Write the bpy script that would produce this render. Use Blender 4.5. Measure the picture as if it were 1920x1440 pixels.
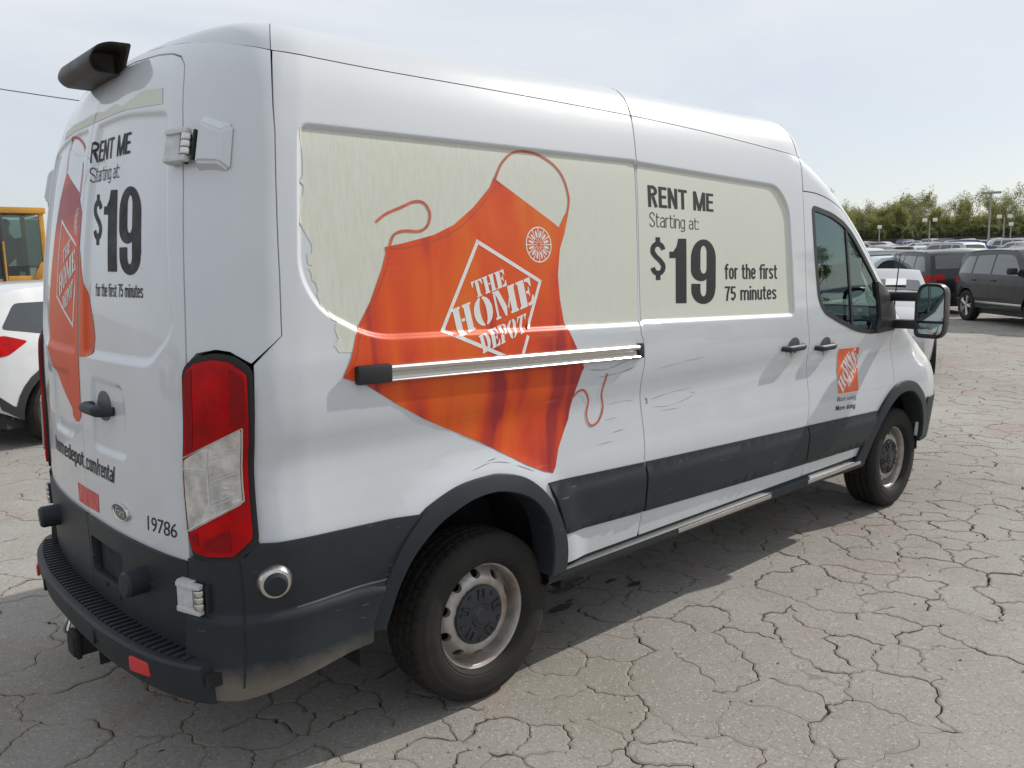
import bpy, bmesh, math, random
import numpy as np
from math import sin, cos, pi, radians, hypot, atan2, sqrt, exp
from mathutils import Vector, Matrix, noise
from mathutils.geometry import delaunay_2d_cdt

for o in list(bpy.data.objects): bpy.data.objects.remove(o)
SC = bpy.context.scene
C = SC.collection

# ------------------------------------------------------------------ camera
CAM = Vector((-2.03, -3.40, 1.75))
YAW, PITCH, ROLL, FPX = radians(47.9), radians(-8.4), radians(-1.2), 1575.0
cd = bpy.data.cameras.new('camera'); co = bpy.data.objects.new('camera', cd); C.objects.link(co)
fwd = Vector((cos(PITCH)*cos(YAW), cos(PITCH)*sin(YAW), sin(PITCH)))
rgt = Vector((sin(YAW), -cos(YAW), 0)); upv = rgt.cross(fwd)
r2 = rgt*cos(ROLL)+upv*sin(ROLL); u2 = -rgt*sin(ROLL)+upv*cos(ROLL)
mw = Matrix(((r2.x, u2.x, -fwd.x, CAM.x), (r2.y, u2.y, -fwd.y, CAM.y), (r2.z, u2.z, -fwd.z, CAM.z), (0, 0, 0, 1)))
co.matrix_world = mw
cd.sensor_width = 36; cd.lens = 36*FPX/1920; cd.clip_start = .05; cd.clip_end = 5000
SC.camera = co

# ------------------------------------------------------------------ world and sun
SUN_DIR = Vector((1.42, -.32, 1.0)).normalized()          # towards the sun
SUN_EL = math.asin(SUN_DIR.z); SUN_AZ = atan2(SUN_DIR.y, SUN_DIR.x)
W = bpy.data.worlds.new('World'); SC.world = W; W.use_nodes = True
nt = W.node_tree; nt.nodes.clear()
def nd(nt, t, **k):
    n = nt.nodes.new(t)
    for a, b in k.items():
        if a == 'inp':
            for i, v in b.items(): n.inputs[i].default_value = v
        else: setattr(n, a, b)
    return n
sky = nd(nt, 'ShaderNodeTexSky', sky_type='NISHITA', sun_disc=False, sun_elevation=SUN_EL,
         sun_rotation=pi/2-SUN_AZ, altitude=200, air_density=1.0, dust_density=.9, ozone_density=1.0)
geo = nd(nt, 'ShaderNodeNewGeometry')
sep = nd(nt, 'ShaderNodeSeparateXYZ'); 
tc = nd(nt, 'ShaderNodeTexCoord')
nt.links.new(tc.outputs['Generated'], sep.inputs[0])
# thin high cloud: stretched noise on the sky dome, thinner towards the horizon
mp = nd(nt, 'ShaderNodeMapping', inp={'Scale': (1.0, 1.6, 3.2), 'Rotation': (0, 0, .5)})
nt.links.new(tc.outputs['Generated'], mp.inputs[0])
nz = nd(nt, 'ShaderNodeTexNoise', inp={'Scale': 2.6, 'Detail': 7, 'Roughness': .55, 'Distortion': .6})
nt.links.new(mp.outputs[0], nz.inputs['Vector'])
cr = nd(nt, 'ShaderNodeMapRange', inp={1: .25, 2: .62, 3: .78, 4: 1.0})
nt.links.new(nz.outputs[0], cr.inputs[0])
hz = nd(nt, 'ShaderNodeMapRange', interpolation_type='SMOOTHSTEP', inp={1: .0, 2: .30, 3: .62, 4: 1.0})
nt.links.new(sep.outputs[2], hz.inputs[0])
mul = nd(nt, 'ShaderNodeMath', operation='MULTIPLY'); nt.links.new(cr.outputs[0], mul.inputs[0]); nt.links.new(hz.outputs[0], mul.inputs[1])
mix = nd(nt, 'ShaderNodeMix', data_type='RGBA'); 
nt.links.new(mul.outputs[0], mix.inputs[0]); nt.links.new(sky.outputs[0], mix.inputs[6])
mix.inputs[7].default_value = (8.0, 8.4, 8.95, 1)
bg = nd(nt, 'ShaderNodeBackground', inp={1: .100}); nt.links.new(mix.outputs[2], bg.inputs[0])
wo = nd(nt, 'ShaderNodeOutputWorld'); nt.links.new(bg.outputs[0], wo.inputs[0])
sl = bpy.data.lights.new('sun', 'SUN'); so = bpy.data.objects.new('sun', sl); C.objects.link(so)
sl.energy = 3.8; sl.angle = radians(.6); sl.color = (1, .955, .88)
so.rotation_euler = (-SUN_DIR).to_track_quat('-Z', 'Y').to_euler(); so.location = (20, -5, 20)
SC.view_settings.view_transform = 'Standard'; SC.view_settings.look = 'None'; SC.view_settings.exposure = 0.0
SC.view_settings.gamma = 1

# ------------------------------------------------------------------ materials
def mat(name, col, rough=.5, metal=0, coat=0, spec=.5, var=0, vscale=6, bump=0, bscale=80, col2=None, emit=None, bdist=.002):
    m = bpy.data.materials.new(name); m.use_nodes = True; t = m.node_tree; b = t.nodes['Principled BSDF']
    b.inputs['Base Color'].default_value = (*col, 1); b.inputs['Roughness'].default_value = rough; b.inputs['Metallic'].default_value = metal
    b.inputs['Specular IOR Level'].default_value = spec
    if coat: b.inputs['Coat Weight'].default_value = coat; b.inputs['Coat Roughness'].default_value = .04
    tc = nd(t, 'ShaderNodeTexCoord')
    if var:
        n = nd(t, 'ShaderNodeTexNoise', inp={'Scale': vscale, 'Detail': 6, 'Roughness': .6}); t.links.new(tc.outputs['Object'], n.inputs['Vector'])
        mr = nd(t, 'ShaderNodeMapRange', inp={1: .35, 2: .68, 3: 0, 4: 1}); t.links.new(n.outputs[0], mr.inputs[0])
        mx = nd(t, 'ShaderNodeMix', data_type='RGBA'); t.links.new(mr.outputs[0], mx.inputs[0])
        c2 = col2 or tuple(c*(1-var) for c in col)
        mx.inputs[6].default_value = (*col, 1); mx.inputs[7].default_value = (*c2, 1)
        t.links.new(mx.outputs[2], b.inputs['Base Color'])
        mr2 = nd(t, 'ShaderNodeMapRange', inp={1: .3, 2: .7, 3: max(.02, rough-.08), 4: min(1, rough+.12)}); t.links.new(n.outputs[0], mr2.inputs[0]); t.links.new(mr2.outputs[0], b.inputs['Roughness'])
    if bump:
        n2 = nd(t, 'ShaderNodeTexNoise', inp={'Scale': bscale, 'Detail': 4}); t.links.new(tc.outputs['Object'], n2.inputs['Vector'])
        bp = nd(t, 'ShaderNodeBump', inp={'Strength': bump, 'Distance': bdist}); t.links.new(n2.outputs[0], bp.inputs['Height']); t.links.new(bp.outputs[0], b.inputs['Normal'])
    if emit: b.inputs['Emission Color'].default_value = (*emit[:3], 1); b.inputs['Emission Strength'].default_value = emit[3]
    return m
def glassmat(name, tint, refl=(.9, .9, .9), rough=.0):
    m = bpy.data.materials.new(name); m.use_nodes = True; t = m.node_tree; t.nodes.clear()
    tr = nd(t, 'ShaderNodeBsdfTransparent', inp={0: (*tint, 1)}); gl = nd(t, 'ShaderNodeBsdfGlossy', inp={0: (*refl, 1), 'Roughness': rough})
    fr = nd(t, 'ShaderNodeFresnel', inp={0: 1.5}); ad = nd(t, 'ShaderNodeMath', operation='MULTIPLY_ADD', inp={1: 1.5, 2: .03})
    t.links.new(fr.outputs[0], ad.inputs[0])
    ms = nd(t, 'ShaderNodeMixShader'); t.links.new(ad.outputs[0], ms.inputs[0]); t.links.new(tr.outputs[0], ms.inputs[1]); t.links.new(gl.outputs[0], ms.inputs[2])
    o = nd(t, 'ShaderNodeOutputMaterial'); t.links.new(ms.outputs[0], o.inputs[0]); return m

M = {}
def paintmat(name, col, dirt=.0):
    """car paint: clear coat, orange peel, light road film with its own cloudy shape"""
    m = mat(name, col, .45, coat=1, var=.06 if dirt == 0 else dirt, vscale=2.3, col2=tuple(c*.93 for c in col)); return m
M['white'] = paintmat('white_van_paint', (.56, .583, .61))
M['white_dark'] = mat('white_hinge_metal', (.55, .565, .58), .35, var=.2, vscale=30)
M['gap'] = mat('dark_gap_rubber', (.012, .012, .013), .7)
M['liner'] = mat('wheel_well_plastic', (.02, .02, .021), .85, var=.4, vscale=12, bump=.4)
M['vinyl'] = None
M['black_print'] = mat('black_vinyl_print', (.017, .018, .020), .55, spec=.3, var=.25, vscale=14)
M['white_print'] = mat('white_vinyl_print', (.74, .72, .70), .45, var=.08, vscale=20)
M['orange_flat'] = mat('orange_vinyl_print', (.72, .115, .028), .4, var=.15, vscale=9)
M['strap'] = mat('printed_strap', (.60, .12, .05), .45, var=.4, vscale=18)
M['red_tape'] = mat('red_reflective_tape', (.62, .045, .045), .35, var=.25, vscale=22)
M['chrome'] = mat('brushed_aluminium', (.62, .60, .58), .28, metal=1, var=.12, vscale=40)
M['steel'] = mat('silver_wheel_steel', (.46, .45, .44), .42, metal=.5, var=.55, vscale=9, col2=(.30, .23, .165), bump=.15, bscale=60)
M['cap'] = mat('wheel_cap_plastic', (.036, .039, .045), .42, var=.4, vscale=16, bump=.2)
M['rubber_trim'] = mat('window_seal', (.012, .012, .013), .45)
M['mirror'] = mat('mirror_silver', (.62, .70, .70), .02, metal=1)
M['glass'] = glassmat('tinted_door_glass', (.46, .70, .70), (.66, .86, .90))
M['windscreen'] = glassmat('windscreen_glass', (.62, .72, .70))
M['interior'] = mat('cab_interior_plastic', (.05, .052, .055), .7, var=.3)
M['seat'] = mat('seat_cloth', (.085, .088, .095), .9, var=.3, bump=.4)
M['badge_blue'] = mat('badge_face', (.09, .095, .11), .3, var=.2)

def tyremat(name):
    m = mat(name, (.018, .0178, .0175), .8, spec=.25, var=.7, vscale=7, col2=(.034, .031, .027), bump=.35, bscale=140); return m
M['tyre'] = tyremat('dusty_tyre_rubber')

def vinylmat():
    """pale sun-bleached film with fine vertical crazing and chalky blotches"""
    m = bpy.data.materials.new('bleached_pale_green_film'); m.use_nodes = True; t = m.node_tree; b = t.nodes['Principled BSDF']
    tc = nd(t, 'ShaderNodeTexCoord'); mp = nd(t, 'ShaderNodeMapping', inp={'Scale': (60, 60, 6)}); t.links.new(tc.outputs['Object'], mp.inputs[0])
    n = nd(t, 'ShaderNodeTexNoise', inp={'Scale': 1.6, 'Detail': 8, 'Roughness': .7}); t.links.new(mp.outputs[0], n.inputs['Vector'])
    n2 = nd(t, 'ShaderNodeTexNoise', inp={'Scale': 1.8, 'Detail': 4}); t.links.new(tc.outputs['Object'], n2.inputs['Vector'])
    sx = nd(t, 'ShaderNodeSeparateXYZ'); t.links.new(tc.outputs['Object'], sx.inputs[0])
    mrx = nd(t, 'ShaderNodeMapRange', inp={1: 1.0, 2: -.4, 3: .25, 4: 1.0}); t.links.new(sx.outputs[0], mrx.inputs[0])
    mr = nd(t, 'ShaderNodeMapRange', inp={1: .42, 2: .68, 3: 0, 4: 1}); t.links.new(n.outputs[0], mr.inputs[0])
    ml = nd(t, 'ShaderNodeMath', operation='MULTIPLY'); t.links.new(mr.outputs[0], ml.inputs[0]); t.links.new(mrx.outputs[0], ml.inputs[1])
    a = nd(t, 'ShaderNodeMix', data_type='RGBA'); a.inputs[6].default_value = (.56, .570, .490, 1); a.inputs[7].default_value = (.61, .615, .545, 1); t.links.new(n2.outputs[0], a.inputs[0])
    c = nd(t, 'ShaderNodeMix', data_type='RGBA', inp={7: (.37, .39, .31, 1)}); t.links.new(a.outputs[2], c.inputs[6])
    m2 = nd(t, 'ShaderNodeMath', operation='MULTIPLY', inp={1: .34}); t.links.new(ml.outputs[0], m2.inputs[0]); t.links.new(m2.outputs[0], c.inputs[0])
    t.links.new(c.outputs[2], b.inputs['Base Color']); b.inputs['Roughness'].default_value = .5
    bp = nd(t, 'ShaderNodeBump', inp={'Strength': .25, 'Distance': .001}); t.links.new(n.outputs[0], bp.inputs['Height']); t.links.new(bp.outputs[0], b.inputs['Normal'])
    return m
M['vinyl'] = vinylmat()

def apronmat():
    """printed photograph of orange cloth: darker maroon folds, scratches"""
    m = bpy.data.materials.new('orange_cloth_print'); m.use_nodes = True; t = m.node_tree; b = t.nodes['Principled BSDF']
    tc = nd(t, 'ShaderNodeTexCoord'); mp = nd(t, 'ShaderNodeMapping', inp={'Scale': (3.6, .01, .75), 'Rotation': (0, radians(-12), 0)}); t.links.new(tc.outputs['Object'], mp.inputs[0])
    n = nd(t, 'ShaderNodeTexNoise', inp={'Scale': 1.55, 'Detail': 3, 'Roughness': .45, 'Distortion': .8}); t.links.new(mp.outputs[0], n.inputs['Vector'])
    n2 = nd(t, 'ShaderNodeTexNoise', inp={'Scale': 3, 'Detail': 5}); t.links.new(tc.outputs['Object'], n2.inputs['Vector'])
    cr = nd(t, 'ShaderNodeValToRGB'); t.links.new(n.outputs[0], cr.inputs[0])
    e = cr.color_ramp.elements; e[0].position = .36; e[0].color = (.32, .028, .028, 1); e[1].position = .46; e[1].color = (.60, .062, .016, 1)
    for p_, c_ in ((.56, (.66, .095, .014, 1)), (.68, (.66, .135, .014, 1))):
        k = e.new(p_); k.color = c_
    mp2 = nd(t, 'ShaderNodeMapping', inp={'Scale': (4, 4, 55), 'Rotation': (0, radians(3), 0)}); t.links.new(tc.outputs['Object'], mp2.inputs[0])
    n3 = nd(t, 'ShaderNodeTexNoise', inp={'Scale': 1.0, 'Detail': 6, 'Roughness': .7}); t.links.new(mp2.outputs[0], n3.inputs['Vector'])
    mr = nd(t, 'ShaderNodeMapRange', inp={1: .60, 2: .78, 3: 0, 4: .30}); t.links.new(n3.outputs[0], mr.inputs[0])
    c = nd(t, 'ShaderNodeMix', data_type='RGBA', inp={7: (.70, .36, .24, 1)}); t.links.new(mr.outputs[0], c.inputs[0]); t.links.new(cr.outputs[0], c.inputs[6])
    d = nd(t, 'ShaderNodeMix', data_type='RGBA', blend_type='MULTIPLY', inp={0: .35}); t.links.new(c.outputs[2], d.inputs[6]); t.links.new(n2.outputs[1], d.inputs[7])
    t.links.new(c.outputs[2], b.inputs['Base Color']); b.inputs['Roughness'].default_value = .4; b.inputs['Specular IOR Level'].default_value = .3
    return m
M['apron'] = apronmat()

def claddingmat(name, mud):
    """dark grey moulded plastic: scuffs, pale slanting scratches, and dried mud splashed along its foot"""
    m = bpy.data.materials.new(name); m.use_nodes = True; t = m.node_tree; b = t.nodes['Principled BSDF']
    tc = nd(t, 'ShaderNodeTexCoord')
    n = nd(t, 'ShaderNodeTexNoise', inp={'Scale': 5, 'Detail': 7, 'Roughness': .65}); t.links.new(tc.outputs['Object'], n.inputs['Vector'])
    a = nd(t, 'ShaderNodeMix', data_type='RGBA'); a.inputs[6].default_value = (.017, .021, .025, 1); a.inputs[7].default_value = (.034, .039, .044, 1); t.links.new(n.outputs[0], a.inputs[0])
    mp = nd(t, 'ShaderNodeMapping', inp={'Scale': (10, 10, 70), 'Rotation': (0, radians(48), 0)}); t.links.new(tc.outputs['Object'], mp.inputs[0])
    n2 = nd(t, 'ShaderNodeTexNoise', inp={'Scale': 1.3, 'Detail': 3}); t.links.new(mp.outputs[0], n2.inputs['Vector'])
    mr = nd(t, 'ShaderNodeMapRange', inp={1: .70, 2: .76, 3: 0, 4: .45}); t.links.new(n2.outputs[0], mr.inputs[0])
    c = nd(t, 'ShaderNodeMix', data_type='RGBA', inp={7: (.22, .23, .23, 1)}); t.links.new(mr.outputs[0], c.inputs[0]); t.links.new(a.outputs[2], c.inputs[6])
    out = c.outputs[2]
    if mud:
        sx = nd(t, 'ShaderNodeSeparateXYZ'); t.links.new(tc.outputs['Object'], sx.inputs[0])
        mp3 = nd(t, 'ShaderNodeMapping', inp={'Scale': (14, 14, 14), 'Rotation': (0, radians(28), 0)}); t.links.new(tc.outputs['Object'], mp3.inputs[0])
        n3 = nd(t, 'ShaderNodeTexNoise', inp={'Scale': 1, 'Detail': 6, 'Roughness': .75}); t.links.new(mp3.outputs[0], n3.inputs['Vector'])
        ad = nd(t, 'ShaderNodeMath', operation='MULTIPLY_ADD', inp={1: .10}); t.links.new(n3.outputs[0], ad.inputs[0]); t.links.new(sx.outputs[2], ad.inputs[2])
        mr3 = nd(t, 'ShaderNodeMapRange', inp={1: mud+.105, 2: mud+.02, 3: 0, 4: .62}); t.links.new(ad.outputs[0], mr3.inputs[0])
        d = nd(t, 'ShaderNodeMix', data_type='RGBA', inp={7: (.22, .195, .155, 1)}); t.links.new(mr3.outputs[0], d.inputs[0]); t.links.new(out, d.inputs[6]); out = d.outputs[2]
    t.links.new(out, b.inputs['Base Color']); b.inputs['Roughness'].default_value = .48; b.inputs['Specular IOR Level'].default_value = .22
    n4 = nd(t, 'ShaderNodeTexNoise', inp={'Scale': 400, 'Detail': 2}); t.links.new(tc.outputs['Object'], n4.inputs['Vector'])
    bp = nd(t, 'ShaderNodeBump', inp={'Strength': .25, 'Distance': .0006}); t.links.new(n4.outputs[0], bp.inputs['Height']); t.links.new(bp.outputs[0], b.inputs['Normal'])
    return m
M['clad'] = claddingmat('dark_grey_cladding', 0)
M['clad_mud'] = claddingmat('dark_grey_cladding_muddy', .452)
def lensmat(name, col, rough=.08):
    m = mat(name, col, .22, coat=.06, spec=.15, var=.35, vscale=10, col2=tuple(c*.55 for c in col)); return m
M['red_lens'] = lensmat('red_lamp_lens', (.48, .002, .004))
M['clear_lens'] = mat('clear_lamp_lens', (.72, .71, .69), .10, coat=1, var=.25, vscale=24, metal=.6, col2=(.42, .41, .40), bump=.5, bscale=40)
# ------------------------------------------------------------------ helpers
def link(o, parent=None):
    C.objects.link(o)
    if parent: o.parent = parent
    return o
def mesh_obj(name, verts, faces, m, parent=None, smooth=True, normals=None, mats=None, fm=None, sharp=None):
    me = bpy.data.meshes.new(name); me.from_pydata([tuple(v) for v in verts], [], faces); 
    for x in (mats or [m]): me.materials.append(x)
    if fm is not None: me.polygons.foreach_set('material_index', fm)
    if smooth:
        me.shade_smooth()
        if normals is not None: me.normals_split_custom_set_from_vertices([tuple(n) for n in normals])
        elif sharp: me.set_sharp_from_angle(angle=radians(sharp))
    me.update()
    return link(bpy.data.objects.new(name, me), parent)
def empty(name, loc=(0, 0, 0), rz=0, parent=None):
    o = bpy.data.objects.new(name, None); o.empty_display_size = .2; o.location = loc; o.rotation_euler = (0, 0, rz); return link(o, parent)
def tag(o, label=None, cat=None, group=None, kind=None):
    if label: o['label'] = label
    if cat: o['category'] = cat
    if group: o['group'] = group
    if kind: o['kind'] = kind
    return o
class MB:
    """collects shapes for one mesh object"""
    def __init__(s): s.v = []; s.f = []; s.m = []
    def add(s, v, f, mi=0):
        b = len(s.v); s.v += [tuple(x) for x in v]; s.f += [tuple(i+b for i in q) for q in f]; s.m += [mi]*len(f); return s
    def box(s, c, d, rot=None, mi=0, ch=.0):
        hx, hy, hz = d[0]/2, d[1]/2, d[2]/2
        if ch:
            bm = bmesh.new(); bmesh.ops.create_cube(bm, size=1); bmesh.ops.scale(bm, vec=d, verts=bm.verts)
            bmesh.ops.bevel(bm, geom=bm.edges[:], offset=ch, segments=2, affect='EDGES', profile=.6)
            v = [x.co.copy() for x in bm.verts]; bm.verts.index_update(); f = [[x.index for x in q.verts] for q in bm.faces]; bm.free()
        else:
            v = [Vector((i*hx, j*hy, k*hz)) for k in (-1, 1) for j in (-1, 1) for i in (-1, 1)]
            f = [(0, 2, 3, 1), (4, 5, 7, 6), (0, 1, 5, 4), (2, 6, 7, 3), (0, 4, 6, 2), (1, 3, 7, 5)]
        if rot is not None: v = [rot @ x for x in v]
        return s.add([x+Vector(c) for x in v], f, mi)
    def tube(s, pts, r, n=8, mi=0, cap=True):
        pts = [Vector(p) for p in pts]; rr = r if isinstance(r, (list, tuple)) else [r]*len(pts); v = []; f = []
        ref = Vector((0, 0, 1)); a = None
        for i, p in enumerate(pts):
            d = (pts[min(i+1, len(pts)-1)]-pts[max(i-1, 0)]).normalized()
            if a is None:
                a = d.cross(ref if abs(d.z) < .9 else Vector((1, 0, 0))).normalized()
            else: a = (a-d*a.dot(d)).normalized()
            b = d.cross(a)
            v += [p+(a*cos(2*pi*k/n)+b*sin(2*pi*k/n))*rr[i] for k in range(n)]
        for i in range(len(pts)-1):
            for k in range(n): f.append((i*n+k, i*n+(k+1) % n, (i+1)*n+(k+1) % n, (i+1)*n+k))
        if cap: f.append(tuple(range(n-1, -1, -1))); f.append(tuple((len(pts)-1)*n+k for k in range(n)))
        return s.add(v, f, mi)
    def lathe(s, prof, n=32, axis='y', mi=0, c=(0, 0, 0), close=False):
        """prof: list of (radius, along)"""
        v = []; f = []
        for k in range(n):
            a = 2*pi*k/n
            for r, h in prof:
                p = (r*cos(a), h, r*sin(a)) if axis == 'y' else (r*cos(a), r*sin(a), h) if axis == 'z' else (h, r*cos(a), r*sin(a))
                v.append((p[0]+c[0], p[1]+c[1], p[2]+c[2]))
        m_ = len(prof)
        for k in range(n):
            k2 = (k+1) % n
            for i in range(m_-1): f.append((k*m_+i, k*m_+i+1, k2*m_+i+1, k2*m_+i))
        return s.add(v, f, mi)
    def grid(s, rows, mi=0):
        nr, nc = len(rows), len(rows[0]); v = [p for r in rows for p in r]
        return s.add(v, [(i*nc+j, i*nc+j+1, (i+1)*nc+j+1, (i+1)*nc+j) for i in range(nr-1) for j in range(nc-1)], mi)
    def build(s, name, m, parent=None, smooth=True, sharp=35):
        o = mesh_obj(name, s.v, s.f, None if isinstance(m, list) else m, parent, smooth, mats=m if isinstance(m, list) else None, fm=s.m, sharp=sharp)
        return o

def resample(poly, d, closed=True):
    out = []; n = len(poly)
    for i in range(n if closed else n-1):
        a, b = poly[i], poly[(i+1) % n]; L = hypot(b[0]-a[0], b[1]-a[1]); k = max(1, int(math.ceil(L/d)))
        for j in range(k): out.append((a[0]+(b[0]-a[0])*j/k, a[1]+(b[1]-a[1])*j/k))
    if not closed: out.append(tuple(poly[-1]))
    return out
def rounded(poly, r, seg=5):
    """round the corners of a closed polygon"""
    out = []; n = len(poly)
    rs = r if isinstance(r, (list, tuple)) else [r]*n
    for i in range(n):
        p, a, b = Vector(poly[i]), Vector(poly[i-1]), Vector(poly[(i+1) % n])
        l1, l2 = (a-p).length, (b-p).length; q = min(rs[i], l1*.45, l2*.45)
        if q < 1e-5: out.append(tuple(p)); continue
        s, e = p+(a-p)/l1*q, p+(b-p)/l2*q
        for k in range(seg+1):
            t = k/seg; out.append(tuple((1-t)**2*s+2*t*(1-t)*p+t*t*e))
    return out
def smooth_line(pts, k=6, closed=False):
    """Catmull-Rom through points"""
    n = len(pts); out = []; P = [Vector(p) for p in pts]
    for i in range(n if closed else n-1):
        g = (lambda j: P[j % n]) if closed else (lambda j: P[min(max(j, 0), n-1)])
        a, b, c, d = g(i-1), g(i), g(i+1), g(i+2)
        for j in range(k):
            t = j/k; out.append(tuple(.5*((2*b)+(c-a)*t+(2*a-5*b+4*c-d)*t*t+(3*b-a-3*c+d)*t**3)))
    if not closed: out.append(tuple(P[-1]))
    return out
def inside(px, py, loops):
    """even-odd test, vectorised"""
    r = np.zeros(len(px), bool)
    for L in loops:
        A = np.array(L); B = np.roll(A, -1, 0)
        for (x1, y1), (x2, y2) in zip(A, B):
            if y1 == y2: continue
            r ^= ((y1 > py) != (y2 > py)) & (px < (x2-x1)*(py-y1)/(y2-y1)+x1)
    return r
def cdt(loops, grid, extra=()):
    pts = []; edges = []
    for L in loops:
        b = len(pts); n = len(L); pts += [Vector((p[0], p[1])) for p in L]; edges += [(b+i, b+(i+1) % n) for i in range(n)]
    nb = len(pts)
    A = np.array(loops[0]); x0, y0 = A.min(0); x1, y1 = A.max(0)
    if grid:
        gx, gy = (grid, grid) if not isinstance(grid, tuple) else grid
        xs = np.arange(math.floor(x0/gx)*gx+gx*.5, x1, gx); ys = np.arange(math.floor(y0/gy)*gy+gy*.5, y1, gy)
        X, Y = np.meshgrid(xs, ys); q = np.stack([X.ravel(), Y.ravel()], 1)
    else: q = np.zeros((0, 2))
    if len(extra): q = np.concatenate([q, np.array(extra)])
    if len(q):
        q = q[inside(q[:, 0], q[:, 1], loops)]
        B = np.array([tuple(p) for p in pts[:nb]]); keep = []
        mind = min(gx, gy)*.3 if grid else .004
        if len(extra): mind = min(mind, .006)
        for i in range(0, len(q), 400):
            d = ((q[i:i+400, None, :]-B[None])**2).sum(2).min(1); keep.append(d > mind**2)
        q = q[np.concatenate(keep)] if len(q) else q
        pts += [Vector((float(a), float(b))) for a, b in q]
    vo, eo, fo, _, _, _ = delaunay_2d_cdt(pts, edges, [], 1 if False else 0, 1e-6)
    vo = np.array([tuple(v) for v in vo]); fo = np.array([tuple(f) for f in fo if len(f) == 3])
    ce = vo[fo].mean(1); fo = fo[inside(ce[:, 0], ce[:, 1], loops)]
    # counter-clockwise
    a, b, c = vo[fo[:, 0]], vo[fo[:, 1]], vo[fo[:, 2]]
    s = (b[:, 0]-a[:, 0])*(c[:, 1]-a[:, 1])-(b[:, 1]-a[:, 1])*(c[:, 0]-a[:, 0])
    fo = fo[np.abs(s) > 1e-10]; s = s[np.abs(s) > 1e-10]
    fo[s < 0] = fo[s < 0][:, ::-1]
    used = np.unique(fo); remap = -np.ones(len(vo), int); remap[used] = np.arange(len(used))
    return vo[used], remap[fo]
def frame(fn, a, b, h=.004):
    """point, tangents and outward normal of a surface; a runs to the right and b up as seen from outside"""
    p = Vector(fn(a, b)); ta = Vector(fn(a+h, b))-Vector(fn(a-h, b)); tb = Vector(fn(a, b+h))-Vector(fn(a, b-h))
    n = ta.cross(tb).normalized(); return p, ta.normalized(), tb.normalized(), n
def panel(name, outline, fn, m, parent=None, holes=(), grid=.05, off=0., thick=.02, extra=(), step=None, flip=False):
    """sheet-metal panel: outline in surface coordinates, mapped to the surface, with a turned-in edge"""
    st = step or (min(grid) if isinstance(grid, tuple) else grid)*.7
    loops = [resample(outline, st)]+[resample(h, st) for h in holes]
    v2, f = cdt(loops, grid, extra)
    V = []; N = []
    for a, b in v2:
        p, ta, tb, n = frame(fn, a, b); V.append(p+n*off); N.append(n)
    F = [tuple(int(i) for i in t) for t in f]
    if thick:
        cnt = {}
        for t in F:
            for i in range(3): cnt[(t[i], t[(i+1) % 3])] = 1
        bnd = [e for e in cnt if (e[1], e[0]) not in cnt]
        mp = {}
        acc = {}
        for a, b in bnd:
            e = (V[b]-V[a]); o = e.cross(N[a])
            if o.length > 1e-9: o.normalize()
            for i in (a, b): acc[i] = acc.get(i, Vector())+o
        for i, o in acc.items():
            o = o.normalized() if o.length > 1e-9 else N[i]
            mp[i] = len(V)
            V.append(V[i].copy()); N.append((o+N[i]*.4).normalized())
            V.append(V[i]-N[i]*thick); N.append(o)
        for a, b in bnd: F.append((mp[b], mp[a], mp[a]+1, mp[b]+1))
    return mesh_obj(name, V, F, m, parent, normals=N)
def decal(name, loops, fn, m, parent=None, grid=.05, off=.0012, step=None, extra=()):
    st = step or grid*.7
    v2, f = cdt([resample(L, st) for L in loops], grid, extra)
    V = []; N = []
    for a, b in v2:
        p, ta, tb, n = frame(fn, a, b); V.append(p+n*off); N.append(n)
    return mesh_obj(name, V, [tuple(int(i) for i in t) for t in f], m, parent, normals=N)
def ribbon(pts, w):
    """closed outline of a strip of width w (number or list) along a line"""
    L = []; R = []; n = len(pts)
    for i in range(n):
        a, b = Vector(pts[max(i-1, 0)]), Vector(pts[min(i+1, n-1)]); d = (b-a).normalized(); q = Vector((-d.y, d.x))*(w[i] if isinstance(w, list) else w)*.5
        p = Vector(pts[i]); L.append(tuple(p+q)); R.append(tuple(p-q))
    return L+R[::-1]
def text_tris(body, bold=0., sp=1.0, shear=0.):
    cu = bpy.data.curves.new('t', 'FONT'); cu.body = body; cu.offset = bold; cu.space_character = sp; cu.resolution_u = 4; cu.shear = shear
    o = bpy.data.objects.new('t', cu); C.objects.link(o); bpy.context.view_layer.update()
    me = o.to_mesh(); v = np.array([tuple(x.co)[:2] for x in me.vertices]); f = [tuple(p.vertices) for p in me.polygons]
    o.to_mesh_clear(); bpy.data.objects.remove(o); bpy.data.curves.remove(cu); return v, f
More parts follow.
